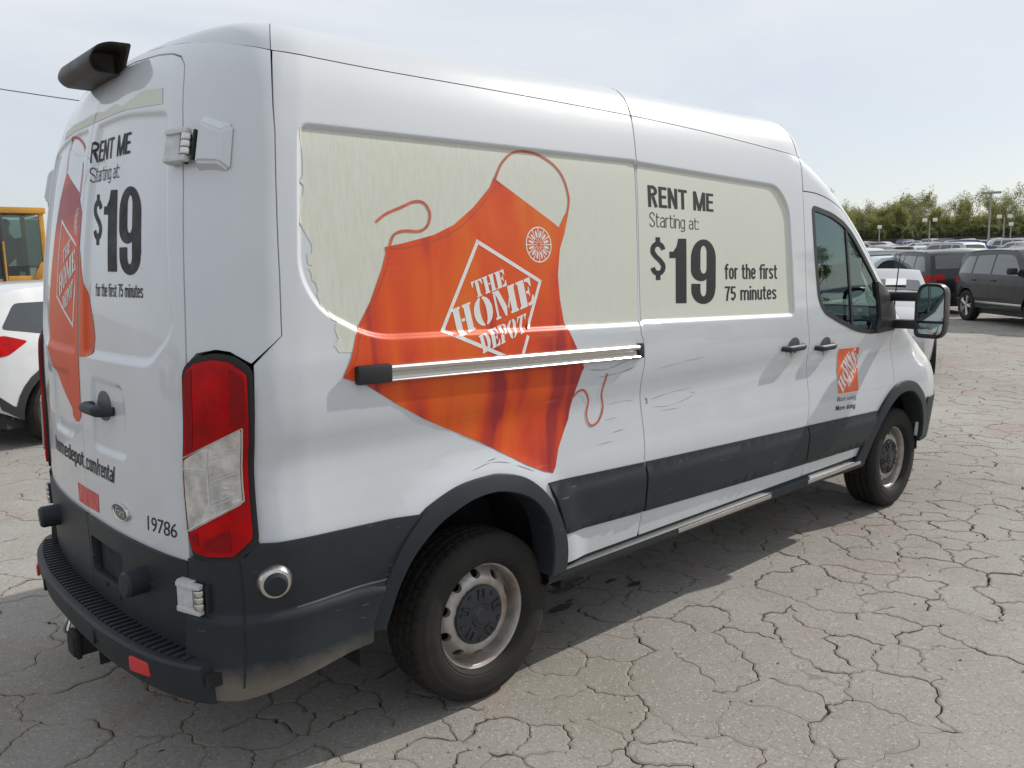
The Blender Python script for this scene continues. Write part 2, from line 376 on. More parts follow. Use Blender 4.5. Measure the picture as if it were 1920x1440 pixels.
def surf_tris(name, v, f, fn, m, parent, quad, off=.0016, cut=.03):
    """flat lettering laid on a surface: its box is stretched on the corners top-left, top-right, bottom-right, bottom-left"""
    v = np.array(v); mn, mx = v.min(0), v.max(0); t = (v-mn)/(mx-mn)
    TL, TR, BR, BL = [np.array(q) for q in quad]
    s = t[:, :1]; r = t[:, 1:]
    q = (BL*(1-s)+BR*s)*(1-r)+(TL*(1-s)+TR*s)*r
    bm = bmesh.new(); vs = [bm.verts.new((a, b, 0)) for a, b in q]
    for x in f:
        try: bm.faces.new([vs[i] for i in x])
        except ValueError: pass
    mn, mx = q.min(0), q.max(0)
    for ax in (0, 1):
        k = math.floor(mn[ax]/cut)*cut+cut
        while k < mx[ax]:
            nrm = (1, 0, 0) if ax == 0 else (0, 1, 0)
            bmesh.ops.bisect_plane(bm, geom=bm.verts[:]+bm.edges[:]+bm.faces[:], plane_co=(k, k, 0), plane_no=nrm); k += cut
    bm.verts.index_update(); V = []; N = []
    for x in bm.verts:
        p, ta, tb, n = frame(fn, x.co.x, x.co.y); V.append(p+n*off); N.append(n)
    F = []
    for x in bm.faces:
        ids = [k.index for k in x.verts]
        a = sum((x.verts[i].co.x*x.verts[(i+1) % len(ids)].co.y-x.verts[(i+1) % len(ids)].co.x*x.verts[i].co.y) for i in range(len(ids)))
        F.append(ids if a > 0 else ids[::-1])
    bm.free()
    return mesh_obj(name, V, F, m, parent, normals=N)
def lettering(body, fn, m, parent, quad, bold=0., sp=1., name='lettering', shear=0.):
    v, f = text_tris(body, bold, sp, shear); return surf_tris(name, v, f, fn, m, parent, quad)

# ------------------------------------------------------------------ stencil letters (unit height) for the logo
def _ell(cx, cy, rx, ry, a0, a1, n=14): return [(cx+rx*cos(a0+(a1-a0)*i/n), cy+ry*sin(a0+(a1-a0)*i/n)) for i in range(n+1)]
def glyph(ch):
    """closed loops and advance width"""
    R = lambda x0, y0, x1, y1: [(x0, y0), (x1, y0), (x1, y1), (x0, y1)]
    if ch == 'T': return [[(.0, 1), (.0, .66), (.06, .66), (.13, .88), (.24, .88), (.24, 1)], [(.28, .10), (.20, .06), (.20, 0), (.60, 0), (.60, .06), (.52, .10), (.52, 1), (.28, 1)], [(.80, 1), (.80, .66), (.74, .66), (.67, .88), (.56, .88), (.56, 1)]], .86
    if ch == 'H': return [[(0, 0), (.40, 0), (.40, .07), (.34, .10), (.34, .90), (.40, .93), (.40, 1), (0, 1), (0, .93), (.07, .90), (.07, .10), (0, .07)], [(.50, 0), (.90, 0), (.90, .07), (.83, .10), (.83, .90), (.90, .93), (.90, 1), (.50, 1), (.50, .93), (.56, .90), (.56, .10), (.50, .07)], R(.37, .45, .53, .55)], .97
    if ch == 'E': return [[(0, 0), (.40, 0), (.40, 1), (0, 1), (0, .93), (.07, .90), (.07, .10), (0, .07)], [(.44, 1), (.44, .89), (.58, .87), (.68, .68), (.74, .68), (.74, 1)], [(.44, 0), (.44, .11), (.60, .13), (.72, .34), (.78, .34), (.78, 0)], [(.44, .45), (.54, .45), (.57, .34), (.61, .34), (.61, .68), (.57, .68), (.54, .56), (.44, .56)]], .86
    if ch == 'O':
        L = _ell(.44, .5, .44, .52, radians(96), radians(264))+_ell(.44, .5, .15, .46, radians(252), radians(108))
        Rr = [(.88-x, y) for x, y in L][::-1]; return [L, Rr], .95
    if ch == 'M': return [[(0, 0), (.24, 0), (.24, .07), (.17, .10), (.17, .93), (.07, .93), (.07, .10), (0, .07)], [(.02, 1), (.36, 1), (.62, .32), (.55, 0), (.48, 0), (.20, .85)], [(.66, .28), (.80, .62), (.80, 1), (1.16, 1), (1.16, .93), (1.10, .90), (1.10, .10), (1.16, .07), (1.16, 0), (.76, 0), (.76, .07), (.82, .10), (.82, .52), (.70, .22)]], 1.23
    if ch == 'D': return [[(0, 0), (.36, 0), (.36, 1), (0, 1), (0, .93), (.07, .90), (.07, .10), (0, .07)], _ell(.40, .5, .46, .5, -pi/2, pi/2)+_ell(.40, .5, .17, .42, pi/2, -pi/2)], .92
    if ch == 'P': return [[(0, 0), (.43, 0), (.43, .07), (.36, .10), (.36, 1), (0, 1), (0, .93), (.07, .90), (.07, .10), (0, .07)], _ell(.40, .71, .38, .29, -pi/2, pi/2)+_ell(.40, .71, .15, .21, pi/2, -pi/2)], .82
    return [], .4
def stencil(word):
    loops = []; x = 0
    for ch in word:
        g, w = glyph(ch); loops += [[(x+a, b) for a, b in L] for L in g]; x += w
    return loops, x-.06
def map_quad(loops, w, quad):
    TL, TR, BR, BL = [Vector(q) for q in quad]; out = []
    for L in loops:
        out.append([tuple((BL*(1-a/w)+BR*(a/w))*(1-b)+(TL*(1-a/w)+TR*(a/w))*b) for a, b in L])
    return out
def logo_word(word, fn, m, parent, quad, off=.0030, cut=.012):
    loops, w = stencil(word); V = []; F = []
    for L in map_quad(loops, w, quad):
        v, f = cdt([L], None); b = len(V); V += [tuple(x) for x in v]; F += [tuple(int(i)+b for i in t) for t in f]
    # keep the quad as it is: stretch on its own bounds
    me = mesh_surf('lettering', V, F, fn, m, parent, off, cut); return me
def mesh_surf(name, V2, F, fn, m, parent, off, cut):
    bm = bmesh.new(); vs = [bm.verts.new((a, b, 0)) for a, b in V2]
    for x in F:
        try: bm.faces.new([vs[i] for i in x])
        except ValueError: pass
    q = np.array(V2); mn, mx = q.min(0), q.max(0)
    for ax in (0, 1):
        k = math.floor(mn[ax]/cut)*cut+cut
        while k < mx[ax]:
            bmesh.ops.bisect_plane(bm, geom=bm.verts[:]+bm.edges[:]+bm.faces[:], plane_co=(k, k, 0), plane_no=(1, 0, 0) if ax == 0 else (0, 1, 0)); k += cut
    bm.verts.index_update(); V = []; N = []
    for x in bm.verts:
        p, ta, tb, n = frame(fn, x.co.x, x.co.y); V.append(p+n*off); N.append(n)
    F = [[k.index for k in x.verts] for x in bm.faces]; bm.free()
    return mesh_obj(name, V, F, m, parent, normals=N)

# ------------------------------------------------------------------ the van's body as a surface
def lerp_tab(tab):
    # monotone cubic (Fritsch-Carlson) interpolation of a table
    xs=[a for a,b in tab]; ys=[b for a,b in tab]; n=len(xs)
    d=[(ys[i+1]-ys[i])/(xs[i+1]-xs[i]) for i in range(n-1)]
    m=[d[0]]+[0 if d[i-1]*d[i]<=0 else 2*d[i-1]*d[i]/(d[i-1]+d[i]) for i in range(1,n-1)]+[d[-1]]
    def f(x):
        if x<=xs[0]: return ys[0]
        if x>=xs[-1]: return ys[-1]
        lo,hi=0,n-1
        while hi-lo>1:
            k=(lo+hi)//2
            if xs[k]<=x: lo=k
            else: hi=k
        h=xs[lo+1]-xs[lo]; t=(x-xs[lo])/h
        return ((1+2*t)*(1-t)**2*ys[lo]+t*(1-t)**2*h*m[lo]+t*t*(3-2*t)*ys[lo+1]+t*t*(t-1)*h*m[lo+1])
    return f
def sstep(a,b,x):
    t=min(1,max(0,(x-a)/(b-a))); return t*t*(3-2*t)
# half-width of the body side by height
wz=lerp_tab([(.30,.985),(.42,1.0),(.60,1.018),(.78,1.03),(.87,1.03),(.93,1.016),(1.0,1.008),(1.10,1.010),(1.2,1.022),(1.30,1.028),(1.42,1.026),(1.5,1.020),(1.8,1.003),(2.1,.98),(2.25,.957),(2.33,.938),(2.42,.90)])
# x of the rear centre line by height
xr=lerp_tab([(.30,-1.145),(.9,-1.15),(1.3,-1.14),(1.7,-1.11),(2.0,-1.068),(2.2,-1.028),(2.35,-.98),(2.45,-.93)])
# plan of the rear corner, x from the rear centre and half-width at w=1.03
_rp=[(0,0),(.004,.25),(.016,.45),(.034,.62),(.056,.75),(.082,.845),(.118,.92),(.165,.972),(.225,1.006),(.29,1.023),(.37,1.03)]
_us=[0]
for i in range(1,len(_rp)): _us.append(_us[-1]+math.hypot(_rp[i][0]-_rp[i-1][0],_rp[i][1]-_rp[i-1][1]))
_cx=lerp_tab(list(zip(_us,[a for a,b in _rp]))); _cy=lerp_tab(list(zip(_us,[b for a,b in _rp])))
UE=_us[-1]; XR0=-1.14
XE=XR0+.37      # x where the straight side begins
def rear0(u,z):
    """rear doors and rear corner; u = arc length from the rear centre line; beyond UE it runs along the side"""
    g=-1 if u<0 else 1
    u=abs(u)
    if u<=UE: cx,cy=_cx(u),_cy(u)
    else: cx,cy=.37+(u-UE),1.03
    s=sstep(.85,1.75,u)
    x=cx+xr(z)*(1-s)+XR0*s
    return (x,-g*cy/1.03*wz(z),z)
def u_of_x(x): return UE+(x-XE)
# front centre line x by height, and length of the front corner
fx=lerp_tab([(.25,4.55),(.45,4.66),(.75,4.70),(.95,4.64),(1.08,4.45),(1.2,4.18),(1.3,3.98),(1.4,3.84),(1.6,3.63),(1.8,3.42),(2.0,3.19),(2.15,2.99),(2.27,2.78),(2.35,2.58),(2.45,2.3)])
fl=lerp_tab([(.25,.7),(.75,.75),(1.0,.75),(1.2,.6),(1.4,.52),(1.8,.48),(2.35,.6)])
def side0(x,z):
    w=wz(z)
    f,l=fx(z),fl(z)
    t=(x-(f-l))/l
    if t>0: w*=max(0,1-min(1,t)**2.6)**(1/2.6)
    if x<XE+.8: return rear0(u_of_x(x),z)
    return (x,-w,z)

wz=lerp_tab([(.30,.985),(.42,1.0),(.60,1.018),(.78,1.033),(.86,1.034),(.93,1.027),(1.0,1.018),(1.07,1.010),(1.12,1.008),(1.17,1.014),(1.22,1.023),(1.30,1.029),(1.42,1.026),(1.5,1.020),(1.8,1.003),(2.1,.98),(2.25,.957),(2.33,.938),(2.42,.90),(2.52,.82)])
xr=lerp_tab([(.30,-1.145),(.9,-1.15),(1.3,-1.14),(1.7,-1.11),(2.0,-1.068),(2.2,-1.028),(2.35,-.98),(2.45,-.93),(2.52,-.87)])
def poly_depth(poly):
    """distance inside a polygon (0 outside)"""
    A = np.array(poly); B = np.roll(A, -1, 0); D = B-A; L2 = (D**2).sum(1); mn = A.min(0); mx = A.max(0)
    def f(x, y):
        if x < mn[0] or x > mx[0] or y < mn[1] or y > mx[1]: return 0.
        P = np.array((x, y)); t = np.clip(((P-A)*D).sum(1)/L2, 0, 1); d = np.sqrt(((A+D*t[:, None]-P)**2).sum(1).min())
        y1, y2 = A[:, 1], B[:, 1]; c = (y1 > y) != (y2 > y)
        with np.errstate(divide='ignore', invalid='ignore'): xi = (B[:, 0]-A[:, 0])*(y-y1)/(y2-y1)+A[:, 0]
        return d if (np.count_nonzero(c & (x < xi)) % 2) else 0.
    return f
REC_Q = rounded([(-.775, 2.185), (1.2, 2.168), (1.2, 1.433), (-.50, 1.487), (-.70, 1.59), (-.775, 1.71)], [.05, .0, .0, .09, .10, .12], 6)
REC_S = rounded([(.60, 2.180), (2.085, 2.112), (2.195, 2.0), (2.222, 1.405), (.60, 1.460)], [0, .10, .10, .05, 0], 6)
dQ, dS = poly_depth(REC_Q), poly_depth(REC_S)
REC_W = rounded([(.05, 2.272), (.35, 2.274), (.70, 2.24), (.785, 1.54), (.64, 1.425), (.05, 1.425)], [.04, .1, .05, .06, .06, .04], 5)
REC_H = rounded([(.12, 1.37), (.44, 1.36), (.46, 1.085), (.12, 1.085)], .05, 5)
dW, dH = poly_depth(REC_W), poly_depth(REC_H)
def rear(u, z):
    x, y, z = rear0(u, z); a = abs(u)
    if a < .84:
        d = dW(a, z)
        if d: x += .013*sstep(0, .028, d)
        d = dH(a, z)
        if d: x += .010*sstep(0, .03, d)
    return (x, y, z)
def swell(x, z):
    """swelling over the rear wheel"""
    if not (-.8 < x < .7 and z < 1.25): return 0.
    return .016*sstep(.62, .50, hypot(x+.06, z-.42))
def side(x, z):
    X, y, Z = side0(x, z)
    if 1.3 < z < 2.2 and -.8 < x < 2.25:
        d = dQ(x, z) if x < .915 else dS(x, z)
        if d: y += .014*sstep(0, .022, d)
    y -= swell(x, z)
    return (X, y, Z)
def rec_points(poly, offs=(-.010, -.002, .005, .011, .017, .024, .034), d=.014):
    """extra mesh points along the lip of a pressed recess"""
    P = resample(poly, d); n = len(P); c = np.mean(np.array(P), 0); out = []
    for i, p in enumerate(P):
        a, b = Vector(P[i-1]), Vector(P[(i+1) % n]); t = (b-a).normalized(); q = Vector((-t.y, t.x))
        if q.dot(Vector(c)-Vector(p)) < 0: q = -q
        for o in offs: out.append((p[0]+q.x*o, p[1]+q.y*o))
    return out
LIPS = rec_points(REC_Q)+rec_points(REC_S)
LIPW = rec_points(REC_W)+rec_points(REC_H); LIPW2 = [(-a, b) for a, b in LIPW]
roofseam = lerp_tab([(-.90, 2.405), (-.4, 2.392), (.1, 2.384), (.94, 2.365), (1.4, 2.345), (1.84, 2.316), (2.36, 2.278)])
# ------------------------------------------------------------------ condensed grotesque lettering drawn with strokes (cap height 1)
def _arc(cx, cy, rx, ry, a0, a1, n=10): return [(cx+rx*cos(radians(a0+(a1-a0)*i/n)), cy+ry*sin(radians(a0+(a1-a0)*i/n))) for i in range(n+1)]
def stroke_glyph(ch, t, h):
    """strokes (centre lines) and width of a letter; t = stem thickness, h = bar thickness"""
    X = .74; T = t/2; H = h/2
    def bowl(w, y0, y1, side_=0): # closed ring
        r = (w-t)/2; ry = min(r*1.25, (y1-y0-h)/2); c = w/2; L = _arc(c, y1-H-ry, r, ry, 0, 180)+_arc(c, y0+H+ry, r, ry, 180, 360); return L+[L[0]]
    w = .50; lw = .44
    if ch == 'R': return [[(T, 0), (T, 1)], [(T, 1-H), (w*.5, 1-H)]+_arc(w*.5, .76, w*.5-T, .24-H, 90, -90, 8)+[(T, .52)], [(w*.52, .50), (w-T*.9, 0)]], w+.02
    if ch == 'E': return [[(T, 0), (T, 1)], [(T, 1-H), (w*.88, 1-H)], [(T, .52), (w*.82, .52)], [(T, H), (w*.9, H)]], w*.9
    if ch == 'N': return [[(T, 0), (T, 1)], [(w+.03-T, 0), (w+.03-T, 1)], [(T*.95, 1), (w+.03-T*.95, 0)]], w+.03
    if ch == 'T': return [[(w/2, 0), (w/2, 1)], [(0, 1-H), (w, 1-H)]], w
    if ch == 'M': return [[(T, 0), (T, 1)], [(.72-T, 0), (.72-T, 1)], [(T*1.1, 1), (.36, 0)], [(.72-T*1.1, 1), (.36, 0)]], .72
    if ch in 'S$':
        s = _arc(w/2, .745, w/2-T, .255-H, 12, 180, 10)+[(T+.01, .70)]+[(w*.3, .56), (w*.7, .44)]+_arc(w/2, .255, w/2-T, .255-H, 0, -168, 10)
        s = _arc(w/2, .745, w/2-T, .255-H, 8, 200, 12)+[(w*.34, .57), (w*.66, .43)]+_arc(w/2, .255, w/2-T, .255-H, 20, -172, 12)
        if ch == 'S': return [s], w
        s2 = [(a, .11+b*.78) for a, b in s]; return [s2, [(w/2, .86), (w/2, 1.0)], [(w/2, 0), (w/2, .14)]], w
    if ch == 't': return [[(T+.07, .95), (T+.07, .18)]+_arc(T+.07+.13, .18, .13, .18-H, 180, 270, 6)+[(.34, H)], [(0, X-H), (.33, X-H)]], .34
    if ch == 'a': return [[(lw-T, 0), (lw-T, X-.22)]+_arc(lw/2, X-.22, lw/2-T, .22-H, 0, 165, 10), [(lw-T, .46), (lw*.55, .43)]+_arc(lw/2-.02, .22, lw/2-T-.01, .22-H, 110, 270, 8)+[(lw-T, .12)]], lw
    if ch == 'r': return [[(T, 0), (T, X)], [(T, X-.24)]+_arc(T+.2, X-.22, .2, .22-H, 180, 90, 6)+[(.30, X-H)]], .30
    if ch in 'il:.':
        if ch == 'i': return [[(T, 0), (T, X)], [(T, .86), (T, 1)]], t
        if ch == 'l': return [[(T, 0), (T, 1)]], t
        if ch == ':': return [[(T, 0), (T, .15)], [(T, X-.15), (T, X)]], t
        return [[(T, 0), (T, .15)]], t
    if ch == 'n': return [[(T, 0), (T, X)], [(T, X-.24)]+_arc(lw/2, X-.24, lw/2-T, .24-H, 180, 0, 10)+[(lw-T, 0)]], lw
    if ch == 'h': return [[(T, 0), (T, 1)], [(T, X-.24)]+_arc(lw/2, X-.24, lw/2-T, .24-H, 180, 0, 10)+[(lw-T, 0)]], lw
    if ch == 'u': return [[(lw-T, 0), (lw-T, X)], [(T, X), (T, .24)]+_arc(lw/2, .24, lw/2-T, .24-H, 180, 360, 10)+[(lw-T, .3)]], lw
    if ch == 'm':
        a = .38; return [[(T, 0), (T, X)], [(T, X-.22)]+_arc(a/2+T*.5, X-.22, a/2-T*.5, .22-H, 180, 0, 8)+[(a, 0)], [(a, X-.22)]+_arc(a+(a-T)/2, X-.22, (a-T)/2, .22-H, 180, 0, 8)+[(2*a-T, 0)]], 2*a
    if ch == 'o': return [bowl(lw, 0, X)], lw
    if ch == 'e': return [[(T, .38), (lw-T, .38), (lw-T, X-.24)]+_arc(lw/2, X-.24, lw/2-T, .24-H, 0, 180, 10)+[(T, .24)]+_arc(lw/2, .24, lw/2-T, .24-H, 180, 345, 10)], lw
    if ch == 'c': return [_arc(lw/2, X-.24, lw/2-T, .24-H, 5, 180, 10)+[(T, .24)]+_arc(lw/2, .24, lw/2-T, .24-H, 180, 355, 10)], lw
    if ch == 's': return [_arc(lw/2, .55, lw/2-T, .19-H, 5, 200, 10)+[(lw*.36, .41), (lw*.64, .32)]+_arc(lw/2, .19, lw/2-T, .19-H, 20, -172, 10)], lw
    if ch == 'f': return [[(T+.07, 0), (T+.07, .80)]+_arc(T+.07+.14, .80, .14, .20-H, 180, 90, 6)+[(.35, 1-H)], [(0, X-H), (.33, X-H)]], .33
    if ch == 'g': return [bowl(lw, 0, X), [(lw-T, X), (lw-T, -.08)]+_arc(lw/2, -.08, lw/2-T, .16-H, 0, -165, 8)], lw
    if ch == 'd': return [bowl(lw, 0, X), [(lw-T, 0), (lw-T, 1)]], lw
    if ch == 'p': return [bowl(lw, 0, X), [(T, -.26), (T, X)]], lw
    if ch == '/': return [[(T*.8, -.02), (.30-T*.8, 1.02)]], .30
    if ch == '7': return [[(0, 1-H), (lw, 1-H)], [(lw-T*.9, .97), (lw*.55, .5), (lw*.42, 0)]], lw+.02
    if ch == '5': return [[(lw*.92, 1-H), (T, 1-H), (T*.9, .52), (T+.03, .53)]+_arc(lw/2, .36, lw/2-T, .27-H, 120, -90, 12)+_arc(lw/2, .24, lw/2-T, .24-H, 270, 188, 6)], lw+.02
    return [], .26
def stroke_loops(body, t, h, gap=.06):
    loops = []; x = 0
    for ch in body:
        st, w = stroke_glyph(ch, t, h)
        for s in st:
            n = len(s); L = []; R = []
            closed = n > 3 and hypot(s[0][0]-s[-1][0], s[0][1]-s[-1][1]) < 1e-6
            for i in range(n):
                a, b = (s[i-1] if i else (s[-2] if closed else s[0])), (s[i+1] if i < n-1 else (s[1] if closed else s[-1])); d = Vector((b[0]-a[0], b[1]-a[1]))
                if d.length < 1e-9: d = Vector((1, 0))
                d.normalize(); nx, ny = -d.y, d.x
                k = 1.0
                if 0 < i < n-1:
                    d1 = Vector((s[i][0]-s[i-1][0], s[i][1]-s[i-1][1])).normalized(); k = 1/max(.72, abs(d1.dot(d)))
                L.append((x+s[i][0]+nx*t/2*k, s[i][1]+ny*h/2*k)); R.append((x+s[i][0]-nx*t/2*k, s[i][1]-ny*h/2*k))
            for i in range(n-1): loops.append([L[i], L[i+1], R[i+1], R[i]])
        x += w+gap
    return loops
def union_cdt(loops):
    """triangulation of the union of many small loops"""
    pts = []; edges = []
    for L in loops:
        b = len(pts); n = len(L); pts += [Vector(p) for p in L]; edges += [(b+i, b+(i+1) % n) for i in range(n)]
    vo, eo, fo, _, _, _ = delaunay_2d_cdt(pts, edges, [], 0, 1e-5)
    vo = np.array([tuple(v) for v in vo]); fo = np.array([tuple(f) for f in fo if len(f) == 3]); ce = vo[fo].mean(1)
    k = np.zeros(len(fo), bool)
    for L in loops:
        A = np.array(L); m_ = (ce[:, 0] >= A[:, 0].min()) & (ce[:, 0] <= A[:, 0].max())
        if m_.any(): k[m_] |= inside(ce[m_, 0], ce[m_, 1], [L])
    fo = fo[k]; a, b, c = vo[fo[:, 0]], vo[fo[:, 1]], vo[fo[:, 2]]
    s = (b[:, 0]-a[:, 0])*(c[:, 1]-a[:, 1])-(b[:, 1]-a[:, 1])*(c[:, 0]-a[:, 0]); fo = fo[np.abs(s) > 1e-10]; s = s[np.abs(s) > 1e-10]; fo[s < 0] = fo[s < 0][:, ::-1]
    u = np.unique(fo); r = -np.ones(len(vo), int); r[u] = np.arange(len(u)); return vo[u], r[fo]
def grotesk(body, fn, m, parent, quad, t=.135, h=.115, gap=.06, off=.0018):
    v, f = union_cdt(stroke_loops(body, t, h, gap)); return surf_tris('lettering', v, [tuple(int(i) for i in q) for q in f], fn, m, parent, quad, off)
# ------------------------------------------------------------------ the cargo van
VAN = empty('cargo_van', (0, 0, .004))
tag(VAN, 'white high-side cargo van with orange apron print and RENT ME lettering', 'van')
def mirror(o, parent=None):
    c = o.copy(); c.scale = (1, -1, 1); C.objects.link(c); c.parent = parent or o.parent
    return c
DW = .0035   # half of a panel gap
seamB = [(.941, 2.36), (.928, 2.195), (.907, 1.756), (.892, 1.447), (.909, 1.379), (.916, 1.282), (.905, 1.186), (.918, .986), (.91, .818), (.911, .589), (.897, .482)]
seamB = smooth_line(seamB, 4)
seamF = smooth_line([(2.357, 2.272), (2.343, 2.09), (2.345, 1.738), (2.353, 1.413), (2.385, 1.23), (2.398, .952), (2.378, .772), (2.38, .549), (2.381, .482)], 4)
cseam = [(-.893, 2.402), (-.859, 2.146), (-.837, 1.712), (-.835, 1.53), (-.926, 1.446)]
archR = [(-.585, .50), (-.563, .55), (-.521, .641), (-.454, .761), (-.364, .857), (-.309, .890), (-.178, .932), (-.034, .943), (.046, .936), (.149, .903), (.244, .831), (.319, .736), (.380, .617), (.398, .517), (.392, .455)]
archRin = [(-.515, .49), (-.490, .56), (-.455, .645), (-.395, .735), (-.31, .805), (-.25, .837), (-.141, .873), (-.04, .882), (.044, .868), (.13, .835), (.20, .785), (.259, .708), (.292, .613), (.300, .53), (.296, .455)]
archF = [(3.02, .43), (3.09, .53), (3.17, .625), (3.262, .72), (3.364, .805), (3.495, .872), (3.624, .893), (3.745, .883), (3.849, .842), (3.95, .765), (4.027, .66), (4.06, .56), (4.06, .46)]
archFin = [(3.13, .43), (3.19, .52), (3.25, .60), (3.325, .685), (3.41, .755), (3.52, .808), (3.623, .822), (3.735, .81), (3.82, .765), (3.895, .70), (3.95, .61), (3.975, .53), (3.98, .46)]
def shift(pts, dx, dz=0): return [(a+dx, b+dz) for a, b in pts]
top = lambda x0, x1, dz=-DW, n=24: [(x0+(x1-x0)*i/n, roofseam(x0+(x1-x0)*i/n)+dz) for i in range(n+1)]
# rear quarter panel
amid = [((a[0]+b[0])/2, (a[1]+b[1])/2) for a, b in zip(archR, archRin)]
q = [(-.932, .87), (-.60, .84), (-.50, .76)]+[p for p in amid if p[1] > .75 or p[0] > 0][:-1]+[(amid[-2][0], .475)]+[(.89, .475)]+shift(seamB[::-1], -DW)[1:-1]+top(.936, -.886)+shift(cseam[1:], DW)
QP = panel('quarter_panel', q, side, M['white'], VAN, grid=.045, extra=LIPS, thick=.03)
mirror(QP)
# sliding door
s = [(.905, .475), (2.372, .475)]+shift(seamF[::-1], -DW)[1:-1]+top(2.351, .948)+shift(seamB, DW)[1:-1]
SD = panel('sliding_door', s, side, M['white'], VAN, grid=.045, extra=LIPS, thick=.03); mirror(SD)
# front door with window opening
WIN = rounded([(2.442, 2.004), (2.66, 1.966), (2.80, 1.917), (2.90, 1.858), (3.033, 1.741), (3.18, 1.605), (3.30, 1.485), (3.335, 1.40), (3.30, 1.275), (3.182, 1.25), (2.962, 1.277), (2.712, 1.353), (2.545, 1.415), (2.488, 1.49), (2.455, 1.75)], [.03, .04, .04, .05, .04, .05, .04, .04, .05, .04, .1, .06, .06, .06, .1], 4)
dtop = smooth_line([(2.347, 2.088), (2.49, 2.080), (2.65, 2.048), (2.80, 1.992), (2.94, 1.885), (3.10, 1.752), (3.27, 1.602), (3.40, 1.48), (3.445, 1.38)], 4)
dfront = smooth_line([(3.452, 1.30), (3.46, 1.174), (3.50, 1.027), (3.505, .95), (3.50, .86)], 3)
fd = [(2.386, .475), (3.12, .475)]+[(3.16, .56), (3.22, .64), (3.30, .72), (3.39, .79), (3.49, .84)]+shift(dfront[::-1], -DW)+shift(dtop[::-1], -.003, -DW)+shift(seamF, DW)[6:-1]
FD = panel('front_door', fd, side, M['white'], VAN, holes=[WIN], grid=.04, thick=.03); mirror(FD)
def scaled(poly, k):
    c = Vector((sum(a for a, b in poly)/len(poly), sum(b for a, b in poly)/len(poly)))
    out = []
    n = len(poly)
    for i, p in enumerate(poly):
        a, b = Vector(poly[i-1]), Vector(poly[(i+1) % n]); t = (b-a); t = t.normalized() if t.length else Vector((1, 0)); q = Vector((-t.y, t.x))
        if q.dot(c-Vector(p)) < 0: q = -q
        out.append((p[0]+q.x*k, p[1]+q.y*k))
    return out
sl_ = panel('window_seal', scaled(WIN, -.012), side, M['rubber_trim'], FD, holes=[scaled(WIN, .016)], grid=.04, off=.002, thick=.02); mirror(sl_)
gl_ = panel('window_glass', scaled(WIN, .004), side, M['glass'], FD, grid=.06, off=-.006, thick=0); mirror(gl_)
dv = panel('window_divider', [(2.818, 1.915), (2.838, 1.905), (2.908, 1.285), (2.884, 1.288)], side, M['rubber_trim'], FD, grid=.05, off=.0, thick=.02); mirror(dv)
# fender and nose: t along the front corner
fx0 = lambda z: fx(z)-fl(z)
def xt(z, t): return fx0(z)+fl(z)*t
zs = [.46, .6, .75, .9, 1.0, 1.1, 1.2, 1.3, 1.36]
fe = shift(dfront, DW)+[(3.50, .85), (3.60, .86), (3.70, .855), (3.79, .825), (3.87, .765), (3.93, .68), (3.965, .58), (3.97, .46)]+[(xt(z, .72), z) for z in zs]+[(3.62, 1.375), (3.46, 1.372)]
FE = panel('front_fender', fe, side, M['white'], VAN, grid=.045, thick=.02); mirror(FE)
def nose(th, z):
    """front centre part, th 0 at the corner .. 1 at the centre line"""
    f, l = fx(z), fl(z); a0 = math.acos(max(0, 1-.72**2.6)**.5); a = a0+(pi/2-a0)*th
    return (f-l+l*sin(a)**(2/2.6), -wz(z)*max(0, cos(a))**(2/2.6), z)
def grid_obj(name, fn, as_, bs, m, parent):
    mb = MB(); mb.grid([[fn(a, b) for a in as_] for b in bs]); return mb.build(name, m, parent)
ths = [i/14 for i in range(15)]
hood = grid_obj('hood', nose, ths, [1.0+.36*i/14 for i in range(15)], M['white'], VAN); mirror(hood)
nz_ = grid_obj('front_bumper', nose, ths, [.42+.18*i/6 for i in range(7)], M['clad'], VAN); mirror(nz_)
gr_ = grid_obj('grille', nose, ths, [.60+.40*i/8 for i in range(9)], M['gap'], VAN); mirror(gr_)
hl = panel('headlight', rounded([(.0, .80), (.5, .86), (.42, .99), (.0, 1.06)], .04), nose, M['clear_lens'], VAN, grid=.1, off=.012, thick=.01); mirror(hl)
# front bumper end behind the wheel arch
fb = panel('bumper_end', [(4.0, .42), (xt(.42, .75), .42), (xt(.6, .75), .6), (xt(.74, .75), .74), (4.05, .73)], side, M['clad'], VAN, grid=.06, off=.012, thick=.03); mirror(fb)
# cab side above the door, A pillar
ap = shift(dtop, .003, DW)[:-2]+[(3.49, 1.40), (3.52, 1.375), (xt(1.40, .70), 1.378)]+[(xt(z, .72), z) for z in (1.45, 1.55, 1.65, 1.75, 1.85, 1.95, 2.05, 2.12, 2.18, 2.24, 2.272)]+[(2.363, 2.272)]
AP = panel('a_pillar', ap, side, M['white'], VAN, grid=.045, thick=.02); mirror(AP)
wsz = [1.378+(2.26-1.378)*i/24 for i in range(25)]
ws = grid_obj('windscreen', lambda t, z: nose(t*.985+.015, z), ths, wsz, M['windscreen'], VAN); mirror(ws)
